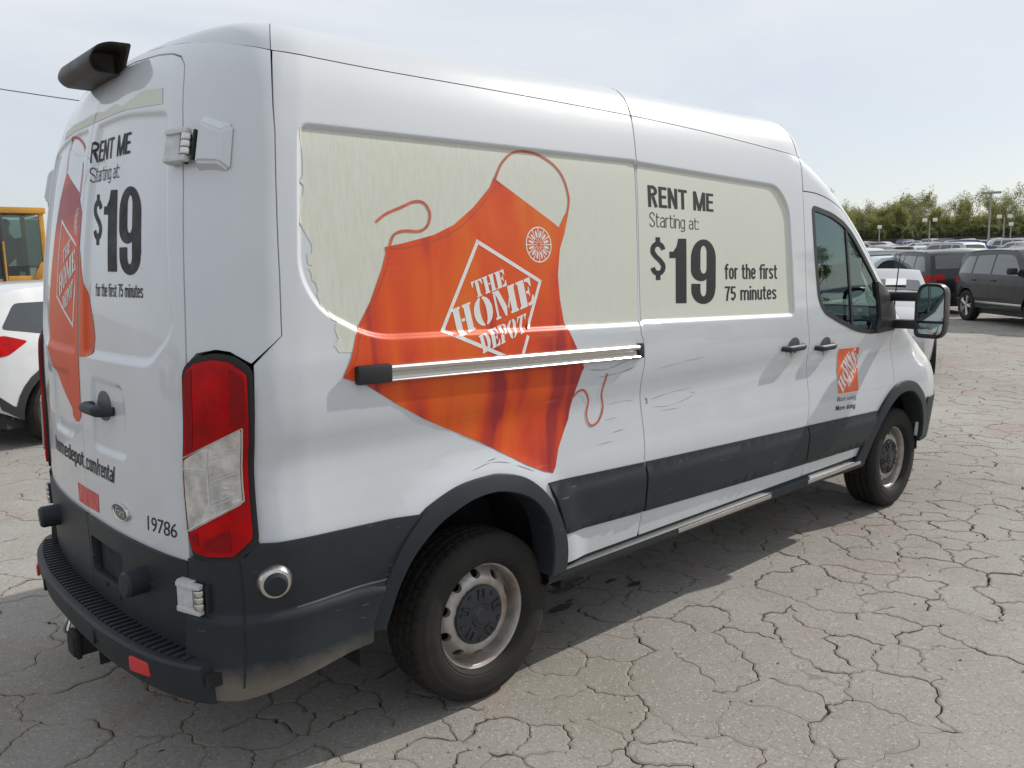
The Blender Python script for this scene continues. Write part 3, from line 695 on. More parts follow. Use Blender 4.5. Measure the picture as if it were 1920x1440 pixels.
# ---- rear doors
dedge = [(.725, 2.385), (.745, 2.34), (.80, 2.10), (.832, 1.75), (.842, 1.459), (.832, 1.2), (.818, .98), (.808, .82)]
dedge = smooth_line(dedge, 3)
dtopR = [(0, 2.468), (.25, 2.466), (.5, 2.452), (.62, 2.436), (.69, 2.415)]
rd = [(.003, .815)]+shift(dedge[::-1], -DW)+shift(dtopR[::-1], 0, -DW)[:-1]+[(.003, 2.4645)]
RD = panel('rear_door', rd, rear, M['white'], VAN, grid=.045, extra=LIPW, thick=.03)
RDL = panel('rear_door', [(-a, b) for a, b in rd][::-1], rear, M['white'], VAN, grid=.045, extra=LIPW2, thick=.03)
# corner pillar with the roof header above the doors
cs_u = [(u_of_x(a), b) for a, b in cseam]
rimR = [(0, 2.502), (.3, 2.498), (.55, 2.482), (.75, 2.458), (.9, 2.432), (u_of_x(-.893), 2.405)]
cp = shift(dtopR, 0, DW)+shift(dedge, DW)[:]
i14 = [i for i, p in enumerate(cp) if p[1] < 1.46 and p[0] > .6][0]
cp = cp[:i14]+[(.846, 1.452), (.885, 1.485), (.956, 1.497), (1.0, 1.49)]+[(cs_u[-1][0]-.004, cs_u[-1][1]+.006)]+shift(cs_u[::-1], -.001)[1:]+rimR[::-1][1:]
CP = panel('corner_pillar', cp, rear, M['white'], VAN, grid=.04, thick=.03); mirror(CP)
# ---- roof, built from the rim inwards
def rim(kind, t):
    """base point of the roof shell; kind r = rear (u), s = side (x), f = front (t)"""
    if kind == 'r':
        f = lerp_tab(rimR); return Vector(rear0(t, f(t)))
    if kind == 's': return Vector(side0(t, roofseam(t)))
    z = 2.278-.018*sstep(0, .3, t); f, l = fx(z), fl(z)
    a0 = math.acos(max(0, 1-max(0, (2.36-f+l)/l)**2.6)**.5); a = a0+(pi/2-a0)*t
    return Vector((f-l+l*sin(a)**(2/2.6), -wz(z)*max(0, cos(a))**(2/2.6), z))
prof = lerp_tab([(0, 0), (.02, .26), (.05, .48), (.10, .68), (.18, .81), (.32, .91), (.6, .975), (1.0, 1.0)])
def roof_pt(kind, t, k):
    b = rim(kind, t); xs_ = min(max(b.x, -.25), 1.75); tgt = Vector((xs_, 0, 0)); d = Vector((tgt.x-b.x, tgt.y-b.y, 0)); L = d.length
    ztop = 2.553-.018*sstep(.6, 1.75, b.x)
    p = b+d*k; dist = k*L
    sc = 1 if kind != 'f' else 1+1.4*sstep(0, .7, t)
    z = b.z+(ztop-b.z)*prof(min(1, dist/sc/.94))/prof(min(1, L/sc/.94))
    # pressed ribs along the roof
    if kind == 's' and -.5 < b.x < 1.7 and dist > .2: z += .006*sin(dist*22)*sstep(.2, .3, dist)
    return (p.x, p.y, z)
ks = [0, .006, .014, .025, .04, .06, .085, .115, .15, .2, .26, .33, .42, .52, .63, .75, .87, 1]
def roof_piece(name, seq):
    mb = MB(); mb.grid([[roof_pt(a, b, k) for k in ks] for a, b in seq]); mb.f = [tuple(reversed(f)) for f in mb.f]
    o = mb.build(name, M['white'], VAN, sharp=60); mirror(o); return o
ur = u_of_x(-.893)
roof_piece('roof_panel', [('r', ur*i/22) for i in range(22)]+[('r', ur-.002)])
roof_piece('roof_panel', [('s', -.8915+(.938+.8915)*i/30) for i in range(31)])
roof_piece('roof_panel', [('s', .945+(2.352-.945)*i/24) for i in range(25)])
roof_piece('roof_panel', [('f', .004+.996*i/18) for i in range(19)])
# ---- dark cladding along the flank
tz = lerp_tab([(.2, .855), (.9, .826), (2.37, .774), (3.3, .74)]); bz = lerp_tab([(.3, .614), (.9, .588), (2.38, .545), (3.2, .528)])
def strip(name, x0, x1, parent, cutl=0, cutr=0):
    n = 10; a = [(x0+cutl*i/4, 0) for i in range(5)]
    up = [(x1+(x0-x1)*i/n, tz(x1+(x0-x1)*i/n)) for i in range(n+1)]; lo = [(x0+cutl+(x1-cutr-x0-cutl)*i/n, bz(x0+cutl+(x1-cutr-x0-cutl)*i/n)) for i in range(n+1)]
    def fn(x, z):
        X, y, Z = side(x, z); t = (z-bz(x))/(tz(x)-bz(x)); y -= .016*sstep(0, .12, t)*sstep(1.0, .70, t)+.002
        return (X, y, Z)
    o = panel(name, lo+up, fn, M['clad_door'], parent, grid=(.09, .03), off=.004, thick=.02); mirror(o); return o
M['clad_door'] = M['clad']
strip('side_cladding', .285, .902, VAN, .10); strip('side_cladding', .917, 2.371, SD); strip('side_cladding', 2.386, 3.28, FD, 0, .17)
# quarter ahead of the bumper: cladding from the tail lamp to the arch, corner of the bumper
uc = u_of_x(-.50)
bc = [(.80, .385), (.9, .380), (1.0, .388), (1.15, .425), (u_of_x(-.575), .472), (u_of_x(-.57), .53), (u_of_x(-.53), .62), (u_of_x(-.46), .745), (u_of_x(-.37), .845), (u_of_x(-.35), .864)]+[(u_of_x(x), .868+.02*(-.35-x)/.58) for x in (-.45, -.6, -.75, -.88)]+[(1.062, .892), (1.06, .90), (1.02, .855), (.90, .838), (.815, .835)]
def bumpfn(u, z):
    x, y, z = rear0(u, z); 
    # raised lower half with a ledge line, as moulded
    k = .018*sstep(.66, .635, z)+.012*sstep(.60, .45, z)+.006+swell(x, z)
    p, ta, tb, n = frame(rear0, u, z); q = Vector((x, y, z))+n*k; return tuple(q)
BC = panel('bumper_corner', bc, bumpfn, M['clad_mud'], VAN, grid=(.05, .02), off=.006, thick=.05); mirror(BC)
M_light = mat('scuffed_trim_line', (.16, .165, .17), .5, var=.4)
cr_ = panel('trim_line', ribbon([(u_of_x(-.83), .662), (u_of_x(-.62), .668), (u_of_x(-.50), .672)], .006), bumpfn, M_light, BC, grid=.03, off=.0085, thick=.004)
se = panel('corner_joint', ribbon([(1.005, .43), (1.01, .55), (1.005, .70), (1.0, .84)], .004), bumpfn, M['gap'], BC, grid=.03, off=.0075, thick=.004)
# cladding of the rear doors, with the number-plate recess
plate = rounded([(.02, .60), (.35, .60), (.35, .745), (.02, .745)], .02, 3)
for sgn in (1, -1):
    fn = (lambda u, z: rear0(u, z))
    o_ = [(.003, .47), (.80, .47), (.806, .82), (.003, .82)]
    if sgn < 0: o_ = [(-a, b) for a, b in o_][::-1]
    panel('door_cladding', o_, fn, M['clad'], RD if sgn > 0 else RDL, holes=[plate] if sgn > 0 else [], grid=.06, off=.010, thick=.03)
panel('plate_recess', scaled(plate, -.004), lambda u, z: (rear0(u, z)[0]+.022, *rear0(u, z)[1:]), M['liner'], RD, grid=.08, off=0, thick=0)
def loft(name, rails, m, parent, closed=False):
    mb = MB(); mb.grid(rails); return mb.build(name, m, parent, sharp=50)
def flare(pts_out, pts_in, name):
    n = 48
    def even(pts):
        p = smooth_line(pts, 6); L = [0]
        for a, b in zip(p, p[1:]): L.append(L[-1]+hypot(a[0]-b[0], a[1]-b[1]))
        fx_, fz_ = lerp_tab(list(zip(L, [a for a, b in p]))), lerp_tab(list(zip(L, [b for a, b in p]))); return [(fx_(L[-1]*i/n), fz_(L[-1]*i/n)) for i in range(n+1)]
    A, B = even(pts_out), even(pts_in); rows = []
    for k, off in ((0, .001), (.0, .013), (.03, .020), (.5, .027), (.94, .031), (1.0, .026), (1.02, .010), (1.03, -.03), (1.03, -.10)):
        row = []
        for a, b in zip(A, B):
            x, z = a[0]+(b[0]-a[0])*k, a[1]+(b[1]-a[1])*k
            X, y, Z = side(x, z); row.append((X, y-off, Z))
        rows.append(row)
    mb = MB(); mb.grid(rows); o = mb.build(name, M['clad'], VAN, sharp=40); mirror(o); return o
flare(archR, archRin, 'wheel_arch'); flare(archF, archFin, 'wheel_arch')
# rocker sill under the doors
mb = MB(); rows = []
for dy, z in ((.012, .477), (.006, .462), (-.012, .455), (-.020, .448), (-.020, .425), (-.008, .405), (.05, .395)):
    rows.append([(x, -wz(.46)+dy, z-.012*sstep(2.3, 3.1, x)+(.0 if x > .5 else .0)) for x in np.linspace(.30, 3.14, 30)])
mb.grid(rows); mb.f = [tuple(reversed(f)) for f in mb.f]
o = mb.build('rocker_sill', M['clad'], VAN, sharp=30); mirror(o)
mb = MB()
for x0, x1 in ((1.18, 2.02), (2.42, 3.08)):
    mb.box(((x0+x1)/2, -wz(.46)-.018, .432), (x1-x0, .012, .022), ch=.004)
o = mb.build('sill_lit_patch', M['chrome'], VAN); mirror(o)  # bright metal pieces standing for the lit patches along the rocker lip
# underbody, floor, wheel wells
mb = MB(); mb.box((1.6, 0, .40), (5.0, 1.5, .10)); mb.box((1.75, 0, .435), (2.6, 1.92, .03)); mb.box((-.85, 0, .46), (.5, 1.86, .04))
mb.tube([(0, -.8, .345), (0, .8, .345)], .05, 12); mb.lathe([(0, -.13), (.12, -.11), (.16, 0), (.12, .11), (0, .13)], 16, 'x', c=(0, 0, .345))
for yy in (-.52, .52): mb.tube([(-.75, yy, .44), (-.35, yy, .36), (0, yy, .31), (.35, yy, .36), (.75, yy, .44)], .03, 8)
mb.build('underbody', M['liner'], VAN)
for wx, rr, nm in ((-.09, .50, 0), (3.56, .47, 0)):
    mb = MB(); rows = []
    for yy in (-.985, -.60): rows.append([(wx+rr*cos(a), yy, .40+rr*sin(a)*1.02) for a in np.linspace(-.1, pi+.1, 26)])
    mb.grid(rows); c_ = [(wx+rr*cos(a), -.60, .40+rr*sin(a)*1.02) for a in np.linspace(-.1, pi+.1, 26)]; mb.add(c_, [tuple(range(26))])
    o = mb.build('wheel_well', M['liner'], VAN); mirror(o)
# ---- wheels
def hole_ring(nh, r, rx, ry):
    return [[(r*cos(a)+rx*cos(t)*cos(a)-ry*sin(t)*sin(a), r*sin(a)+rx*cos(t)*sin(a)+ry*sin(t)*cos(a)) for t in [2*pi*i/12 for i in range(12)]] for a in [2*pi*(k+.5)/nh for k in range(nh)]]
def make_wheel(parent, loc, name='wheel', turn=0):
    """steel wheel facing -y, origin at the hub"""
    # pierced disc: flat outline mapped to a dished profile
    dish = lerp_tab([(.0, -.052), (.118, -.052), (.128, -.060), (.145, -.060), (.165, -.045), (.185, -.020), (.199, -.012)])
    fn = lambda a, b: (a, dish(hypot(a, b)), b)
    out = [(.199*cos(2*pi*i/64), .199*sin(2*pi*i/64)) for i in range(64)]
    v2, f = cdt([out]+hole_ring(10, .166, .0165, .0205), .016)
    V = []; N = []; F = []
    for a, b in v2:
        p, ta, tb, n = frame(fn, a, b, .003); V.append(p); N.append(n)
    F = [tuple(int(i) for i in t) for t in f]
    cnt = {}
    for t in F:
        for i in range(3): cnt[(t[i], t[(i+1) % 3])] = 1
    mp = {}
    for a, b in [e for e in cnt if (e[1], e[0]) not in cnt]:
        for i in (a, b):
            if i not in mp and hypot(*v2[i]) < .195:
                mp[i] = len(V); V.append(V[i].copy()); N.append(Vector((0, -1, 0))); V.append(V[i]+Vector((0, .02, 0))); N.append(Vector((v2[i][0], 0, v2[i][1])).normalized())
        if a in mp and b in mp: F.append((mp[b], mp[a], mp[a]+1, mp[b]+1))
    # rim barrel and flange by lathe
    prof = [(.199, -.012), (.203, -.030), (.201, -.060), (.206, -.074), (.217, -.080), (.2225, -.086), (.2235, -.092), (.220, -.096), (.214, -.092), (.2235, -.084), (.203, -.07), (.195, .08), (.22, .09)]
    prof = [(.199, -.012), (.2, -.045), (.202, -.066), (.209, -.074), (.216, -.079), (.2185, -.090), (.2215, -.0945), (.2245, -.092), (.225, -.084), (.205, -.072), (.200, .085), (.222, .092)]
    mb = MB(); mb.lathe(prof, 64); b = len(V); V += [Vector(v) for v in mb.v]; N += [None]*len(mb.v); F += [tuple(i+b for i in q) for q in mb.f]
    me_o = mesh_obj(name, V, F, M['steel'], parent, sharp=40); me_o.location = loc
    me_o.rotation_euler = (0, turn, 0)
    # brake drum behind the holes
    mb = MB(); mb.lathe([(0, .02), (.15, .02), (.175, .035), (.175, .09)], 32); mb.build('brake_drum', M['liner'], me_o)
    # centre cap with raised petals and lug bosses
    mb = MB(); mb.lathe([(0, -.086), (.030, -.086), (.036, -.080), (.046, -.080), (.050, -.074), (.10, -.070), (.116, -.066), (.121, -.058), (.121, -.045)], 48)
    for k in range(5):
        a = 2*pi*(k+.2)/5
        for da, l in ((-.16, .045), (.16, .045)):
            mb.box((.085*cos(a+da), -.0735, .085*sin(a+da)), (l, .010, .010), Matrix.Rotation(-(a), 3, 'Y'), ch=.003)
        mb.box((.068*cos(a), -.0735, .068*sin(a)), (.010, .010, .024), Matrix.Rotation(-a, 3, 'Y'), ch=.003)
        a += pi/5; mb.lathe([(0, -.076), (.008, -.076), (.010, -.070)], 10, c=(.098*cos(a), 0, .098*sin(a)))
    mb.build('hub_cap', M['cap'], me_o)
    # tyre: ribs, grooves and sipes
    R = .345
    side_p = [(.212, -.080), (.220, -.097), (.228, -.105), (.232, -.104), (.236, -.108), (.262, -.1145), (.268, -.1135), (.286, -.1145), (.291, -.1130), (.296, -.1138), (.312, -.110), (.317, -.1065), (.328, -.101), (.337, -.092)]
    tread = [(.3405, -.084), (.3425, -.067), (.331, -.0645), (.331, -.055), (.3435, -.0525), (.3445, -.030), (.332, -.0275), (.332, -.017), (.3448, -.0145), (.345, 0)]
    half = side_p+tread; full = half+[(r, -h) for r, h in half[::-1][1:]]
    nseg = 240; v = []; m_ = len(full)
    for k in range(nseg):
        a = 2*pi*k/nseg
        for i, (r, h) in enumerate(full):
            rr = r; ah = abs(h); aa = a
            if ah > .060 and .328 < r: rr -= .005 if k % 5 == 0 and ah > .064 else 0
            elif r > .34 and k % 5 == (1 if h > 0 else 3) and .02 < ah < .053: rr -= .006
            elif r > .34 and k % 6 == 0 and ah < .02: rr -= .004
            v.append((rr*cos(aa), h, rr*sin(aa)))
    f = [(k*m_+i, k*m_+i+1, ((k+1) % nseg)*m_+i+1, ((k+1) % nseg)*m_+i) for k in range(nseg) for i in range(m_-1)]
    t = mesh_obj('tyre', v, f, M['tyre'], me_o, sharp=30)
    return me_o
for i, (x, s) in enumerate(((0, 1), (3.70, 1), (0, -1), (3.70, -1))):
    if i == 0: W0 = make_wheel(VAN, (0, -.868, .345)); continue
    w = W0.copy(); C.objects.link(w); w.parent = VAN; w.location = (x, -.868*s, .345); w.scale = (1, s, 1); w.rotation_euler = (0, .7*i, 0)
    for c in W0.children: k = c.copy(); C.objects.link(k); k.parent = w
# ---- tail lamp
M['red_deep'] = mat('deep_red_lens_segment', (.26, .002, .004), .3, spec=.2, var=.3, vscale=40)
tl = [(.842, .852), (.87, .842), (.905, .838), (1.0, .846), (1.035, .872), (1.062, .905), (1.066, 1.1), (1.064, 1.43), (1.045, 1.452), (1.012, 1.476), (.956, 1.486), (.885, 1.472), (.848, 1.444), (.836, 1.42), (.832, 1.1), (.832, .90)]
TL = panel('tail_lamp', rounded(tl, .012, 2), rear0, M['gap'], VAN, grid=.04, off=.014, thick=.04); 
lens = panel('red_lens', rounded([(.856, .868), (.90, .858), (.99, .862), (1.045, .912), (1.049, 1.1), (1.047, 1.42), (1.0, 1.458), (.956, 1.466), (.895, 1.454), (.862, 1.43), (.850, 1.38), (.848, 1.1), (.848, .90)], .010, 2), lambda u, z: tuple(Vector(rear0(u, z))), M['red_lens'], TL, grid=.03, off=.024, thick=.012)
for q_ in ([(.856, .90), (.882, .885), (.884, .93), (.857, .915)], [(.856, 1.18), (.884, 1.195), (.886, 1.44), (.866, 1.425), (.857, 1.38)], [(.90, .875), (.985, .875), (.985, .945), (.90, .90)], [(1.0, 1.27), (1.040, 1.275), (1.040, 1.41), (1.0, 1.44)]):
    panel('lens_segment', rounded(q_, .006, 2), rear0, M['red_deep'], TL, grid=.03, off=.0255, thick=.004)
clr = panel('clear_lens', rounded([(.852, .928), (1.03, 1.022), (1.028, 1.258), (.93, 1.205), (.853, 1.156)], .008, 2), rear0, M['clear_lens'], TL, grid=.03, off=.0275, thick=.006)
mb = MB()
def bar_on(mb, fn, a0, b0, a1, b1, w, off, h=.004, k=4):
    pts = []
    for i in range(k+1):
        a, b = a0+(a1-a0)*i/k, b0+(b1-b0)*i/k; p, ta, tb, n = frame(fn, a, b); pts.append(p+n*off)
    mb.tube(pts, w, 5)
for z0 in (1.0, 1.012, 1.075, 1.087, 1.15, 1.162): bar_on(mb, rear0, .945, z0+.015, 1.018, z0+.045, .0018, .029)
bar_on(mb, rear0, .938, 1.0, .938, 1.19, .003, .028); bar_on(mb, rear0, .853, 1.13, .938, 1.13, .002, .028)
mb.build('lens_rib', M['white_dark'], TL)
mb = MB(); bar_on(mb, rear0, .846, .93, 1.034, 1.03, .0028, .0285); bar_on(mb, rear0, 1.034, 1.03, 1.032, 1.262, .0028, .0285); bar_on(mb, rear0, 1.032, 1.262, .85, 1.162, .0028, .0285); bar_on(mb, rear0, .85, 1.162, .846, .93, .0028, .0285)
mb.build('lens_frame', M['chrome'], TL)
for o in (TL,):
    c = mirror(o)
    for k in o.children: d = k.copy(); C.objects.link(d); d.parent = c
# ---- sliding-door rail
M['rail'] = mat('anodised_rail', (.60, .575, .55), .25, metal=1)
mb = MB(); prof = [(.0, 1.305), (.012, 1.303), (.030, 1.305), (.034, 1.311), (.030, 1.317), (.014, 1.320), (.012, 1.338), (.013, 1.352), (.022, 1.360), (.030, 1.366), (.030, 1.382), (.024, 1.394), (.012, 1.400), (0, 1.401)]
rows = []
for d, z in prof: rows.append([(x, -1.0275-d*.8, 1.337+.031*(.86-x)+(z-1.352)*.60) for x in np.linspace(-.452, .858, 12)])
mb.grid(rows); mb.f = [tuple(reversed(f)) for f in mb.f]
mb.build('door_rail', M['rail'], VAN, sharp=30)
mb = MB(); mb.box((-.515, -1.040, 1.380), (.135, .030, .064), Matrix.Rotation(.022, 3, 'Y'), ch=.010); mb.build('rail_cap', M['rubber_trim'], VAN)
mb = MB(); mb.box((.876, -1.033, 1.337), (.040, .024, .066), ch=.006); mb.build('rail_stop', M['rubber_trim'], VAN)
# ---- handles on the flank
def pull(fn, a, b, la, hb, m, parent, cup=True, d=.026):
    p, ta, tb, n = frame(fn, a, b); rot = Matrix((ta, n, tb)).transposed(); mb = MB()
    pts = []
    for i in range(11):
        t = i/10; pts.append(p+ta*la*(t-.5)+n*(d*min(1, sin(pi*t)*2.2)))
    v = []; rr = [hb*.5*(.8 if i in (0, 10) else 1) for i in range(11)]
    mb.tube(pts, rr, 10)
    o = mb.build('door_handle', m, parent)
    if cup:
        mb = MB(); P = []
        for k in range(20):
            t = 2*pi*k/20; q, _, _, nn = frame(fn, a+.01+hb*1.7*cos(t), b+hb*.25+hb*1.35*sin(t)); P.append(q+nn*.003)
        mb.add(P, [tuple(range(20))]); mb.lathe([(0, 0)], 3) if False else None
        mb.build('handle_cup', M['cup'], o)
    return o
M['cup'] = mat('handle_cup_shadow_plastic', (.10, .105, .11), .5, var=.2)  # flat dark oval: the shade of a handle hollow is in its colour
hs = pull(side, 2.205, 1.238, .225, .034, M['clad'], SD); hf = pull(side, 2.565, 1.213, .215, .034, M['clad'], FD); hr = pull(rear, .225, 1.252, .21, .040, M['clad'], RD, d=.045)
lock = MB(); 
for a, b, fn, par in ((2.21, 1.196, side, hs), (2.575, 1.172, side, hf)):
    p, ta, tb, n = frame(fn, a, b); mb = MB(); rot = Matrix((ta, n, tb)).transposed()
    mb.lathe([(0, .010), (.013, .009), (.016, .004), (.016, 0)], 14); mb.v = [tuple(p+rot@Vector(v)) for v in mb.v]; mb.build('key_lock', M['white_dark'], par)
# ---- hinges
def hinge(fn, a, b, w, h, parent):
    p, ta, tb, n = frame(fn, a, b); rot = Matrix((ta, n, tb)).transposed()
    mb = MB(); T = lambda x, y, z: p+rot@Vector((x, y, z))
    mb.box(T(-w*.22, .016, 0), (w*.52, .030, h), rot, ch=.006); mb.box(T(-w*.05, .030, h*.40), (w*.75, .022, h*.16), rot, ch=.004); mb.box(T(-w*.05, .030, -h*.40), (w*.75, .022, h*.18), rot, ch=.004)
    o = mb.build('door_hinge', M['white_dark'], parent)
    mb = MB()
    for k in (-1, 0, 1): mb.lathe([(0, -h*.10), (.016, -h*.095), (.0175, -h*.07), (.0175, h*.07), (.016, h*.095), (0, h*.10)], 14, 'z', c=(0, 0, k*h*.21))
    mb.v = [tuple(T(w*.26+v[0], .028+v[1], v[2])) for v in mb.v]; mb.build('hinge_knuckle', M['chrome'], o)
    mb = MB(); mb.box(T(w*.06, .012, 0), (w*.10, .02, h*.95), rot); mb.box(T(w*.44, .010, 0), (w*.06, .03, h*.9), rot, ch=.003); mb.build('hinge_gap', M['gap'], o)
    return o
hinge(rear, .815, 2.105, .135, .105, RD); hinge(rear0, .840, .715, .140, .105, RD)
hinge(rear, -.99, 2.105, .135, .105, RDL); hinge(rear0, -.93, .715, .140, .105, RDL)
p, ta, tb, n = frame(rear0, .928, 2.112); rot = Matrix((ta, n, tb)).transposed()
mb = MB(); mb.add([p+rot@Vector(q) for q in ((-.055, -.005, -.08), (.062, -.005, -.085), (.062, -.005, .055), (-.05, -.005, .095), (-.040, .030, -.062), (.040, .026, -.066), (.040, .026, .028), (-.036, .030, .060))],
    [(4, 5, 6, 7), (0, 1, 5, 4), (1, 2, 6, 5), (2, 3, 7, 6), (3, 0, 4, 7)])
bm = bmesh.new(); vs = [bm.verts.new(v) for v in mb.v]; [bm.faces.new([vs[i] for i in f]) for f in mb.f]
bmesh.ops.bevel(bm, geom=bm.edges[:], offset=.008, segments=3, affect='EDGES'); bmesh.ops.recalc_face_normals(bm, faces=bm.faces)
me = bpy.data.meshes.new('hinge_bulge'); bm.to_mesh(me); bm.free(); me.materials.append(M['white']); me.shade_smooth(); me.set_sharp_from_angle(angle=radians(40)); o = link(bpy.data.objects.new('hinge_bulge', me), VAN); mirror(o)
# rear-view camera pod on the header: a rounded tube, open at its slanted right end
sec = rounded([(.03, -.030), (-.085, -.028), (-.118, .008), (-.100, .058), (-.055, .076), (.03, .078)], [.01, .03, .03, .03, .02, .01], 4); cs_ = (-.045, .022)
mb = MB(); rows = []
for y, k in ((.285, .0), (.284, .45), (.275, .75), (.255, .93), (.22, 1), (.1, 1), (0, 1), (-.09, 1), (-.15, 1.0), (-.160, .97), (-.152, .86), (-.05, .80), (-.04, 0)):
    row = []
    for a, b in sec+sec[:1]:
        px_, pz_ = cs_[0]+(a-cs_[0])*k, cs_[1]+(b-cs_[1])*k; sl2 = (-.95*(pz_-.022) if y < -.08 else 0)
        row.append((-.945+px_*.92, y+.01+sl2, 2.463+pz_*.88))
    rows.append(row)
mb.grid(rows)
mb.build('camera_pod', mat('faded_black_pod', (.030, .027, .025), .5, var=.5, vscale=14, col2=(.062, .052, .046)), VAN, sharp=50)
# parking sensors and knobs
def knob(fn, a, b, r, d, m, parent, name, ring=None):
    p, ta, tb, n = frame(fn, a, b); rot = Matrix((ta, n, tb)).transposed(); mb = MB()
    mb.lathe([(0, d), (r*.82, d*.98), (r, d*.86), (r*1.02, 0)], 22); mb.v = [tuple(p+rot@Vector(v)) for v in mb.v]; o = mb.build(name, m, parent)
    if ring:
        mb = MB(); mb.lathe([(r*1.04, d*.62), (r*1.30, d*.55), (r*1.52, d*.25), (r*1.55, 0)], 26); mb.v = [tuple(p+rot@Vector(v)) for v in mb.v]; mb.build('sensor_ring', ring, o)
    return o
knob(bumpfn, u_of_x(-.895), .765, .036, .045, M['clad'], BC, 'parking_sensor', M['chrome'])
knob(rear0, .53, .70, .045, .085, M['clad'], RD, 'door_stop'); knob(rear0, -.53, .70, .045, .085, M['clad'], RDL, 'door_stop')
for a, b in ((.17, .588), (.30, .57)): knob(rear0, a, b, .008, .016, M['gap'], RD, 'screw_head')
# ---- rear step bumper
bo = lerp_tab([(0, -1.262), (.3, -1.254), (.55, -1.228), (.75, -1.185), (.87, -1.135), (.93, -1.095), (.985, -1.03), (1.01, -.95)])
mb = MB(); rows = []
for dx, z in ((.125, .512), (.03, .512), (.008, .508), (0, .498), (.004, .45), (.016, .40), (.032, .372), (.12, .365)):
    rows.append([(bo(abs(y))+dx, y, z) for y in np.linspace(.905, -.905, 54)])
mb.grid(rows); nb_ = 54
mb.add([r_[0] for r_ in rows], [tuple(range(8))]); mb.add([r_[-1] for r_ in rows], [tuple(range(7, -1, -1))]); BUMP = mb.build('step_bumper', M['clad'], VAN, sharp=35)
mb = MB()
for k in range(46):
    y = .80-k*1.62/45; x = bo(abs(y)); dxdy = (bo(abs(y)+.02)-bo(max(0, abs(y)-.02)))/.04*(1 if y > 0 else -1)
    mb.box((x+.072, y, .516), (.095, .0135, .010), Matrix.Rotation(-dxdy*.35, 3, 'Z'), ch=.003)
mb.build('tread_rib', M['clad'], BUMP)
for s in (1, -1):
    mb = MB(); y = -.64*s; x = bo(.64); mb.box((x+.004, y, .452), (.014, .105, .052), Matrix.Rotation(.30*s, 3, 'Z'), ch=.008); mb.build('red_reflector', M['red_tape'], BUMP)
for y in (.38, -.30): mb = MB(); mb.box((bo(abs(y))+.002, y, .455), (.010, .016, .05), ch=.003); mb.build('bumper_slot', M['gap'], BUMP)
mb = MB(); mb.tube([(-1.05, -.55, .33), (-1.05, .55, .33)], .038, 12); mb.box((-1.14, .06, .30), (.22, .085, .085), ch=.01); mb.box((-1.23, .06, .30), (.02, .10, .10), ch=.006); mb.box((-1.14, .22, .315), (.10, .012, .12), ch=.004); mb.box((-1.14, -.10, .315), (.10, .012, .12), ch=.004)
mb.box((-1.08, .36, .33), (.12, .16, .14), ch=.02)
mb.build('tow_hitch', M['liner'], VAN)
mb = MB()
for k in range(9):
    a = pi*k/8
for pts in ([(-1.2, .24, .36), (-1.22, .25, .30), (-1.2, .30, .26), (-1.17, .33, .32)],): mb.tube(smooth_line(pts, 4), .006, 6)
mb.build('hitch_loop', M['chrome'], VAN)
# ---- mirror
MR = MB()
for z0, z1 in ((1.47, 1.455), (1.288, 1.285)):
    MR.box((3.47, -1.065, (z0+z1)/2), (.085, .24, .058), ch=.012)
mo = MR.build('mirror_arm', M['rubber_trim'], VAN)
mb = MB(); v = rounded([(-1.165, 1.205), (-1.335, 1.20), (-1.35, 1.30), (-1.345, 1.545), (-1.19, 1.548), (-1.165, 1.45)], [.04, .05, .03, .06, .06, .03], 5)
cen = (-1.255, 1.375)
rows = []
for dx, k in ((.0, .90), (-.004, .985), (.006, 1.0), (.05, 1.0), (.09, .94), (.12, .80), (.13, .5), (.132, .0)):
    rows.append([(3.44+dx, cen[0]+(a-cen[0])*k, cen[1]+(b-cen[1])*k) for a, b in v+v[:1]])
mb.grid(rows); mb.f = [tuple(reversed(f)) for f in mb.f]
# inner lip and recess towards the glass
rows = [[(3.44, cen[0]+(a-cen[0])*.90, cen[1]+(b-cen[1])*.90) for a, b in v+v[:1]], [(3.455, cen[0]+(a-cen[0])*.86, cen[1]+(b-cen[1])*.88) for a, b in v+v[:1]]]
mb.grid(rows); MH = mb.build('mirror_housing', M['rubber_trim'], VAN, sharp=40)
def in_mirror(z0, z1, name, bulge):
    pts = [(cen[0]+(a-cen[0])*.865, cen[1]+(b-cen[1])*.885) for a, b in v]; pts = [(a, min(max(b, z0), z1)) for a, b in pts]
    mb = MB(); c0 = (sum(a for a, b in pts)/len(pts), (z0+z1)/2); rows = []
    for k in (0, .35, .7, 1): rows.append([(3.454-bulge*(1-k*k), c0[0]+(a-c0[0])*k, c0[1]+(b-c0[1])*k) for a, b in pts+pts[:1]])
    mb.grid(rows); mb.f = [tuple(reversed(f)) for f in mb.f] if False else mb.f
    return mb.build(name, M['mirror'], MH)
in_mirror(1.313, 1.53, 'mirror_glass', .001); in_mirror(1.21, 1.298, 'mirror_glass', .008)
mb = MB(); mb.box((3.452, -1.256, 1.3055), (.012, .165, .012), ch=.002); mb.build('mirror_bar', M['rubber_trim'], MH)
bs = panel('mirror_base', rounded([(3.205, 1.57), (3.415, 1.47), (3.46, 1.40), (3.45, 1.25), (3.20, 1.242), (3.245, 1.33)], .02, 3), side, M['rubber_trim'], VAN, grid=.03, off=.016, thick=.03)
for o in (mo, bs): mirror(o)
c = mirror(MH)
for k in MH.children: d = k.copy(); C.objects.link(d); d.parent = c
mb = MB(); mb.tube([(3.60, -.965, 1.36), (3.60, -.97, 1.46), (3.615, -.985, 1.735)], [.007, .005, .003], 8); mb.build('antenna', M['rubber_trim'], VAN)
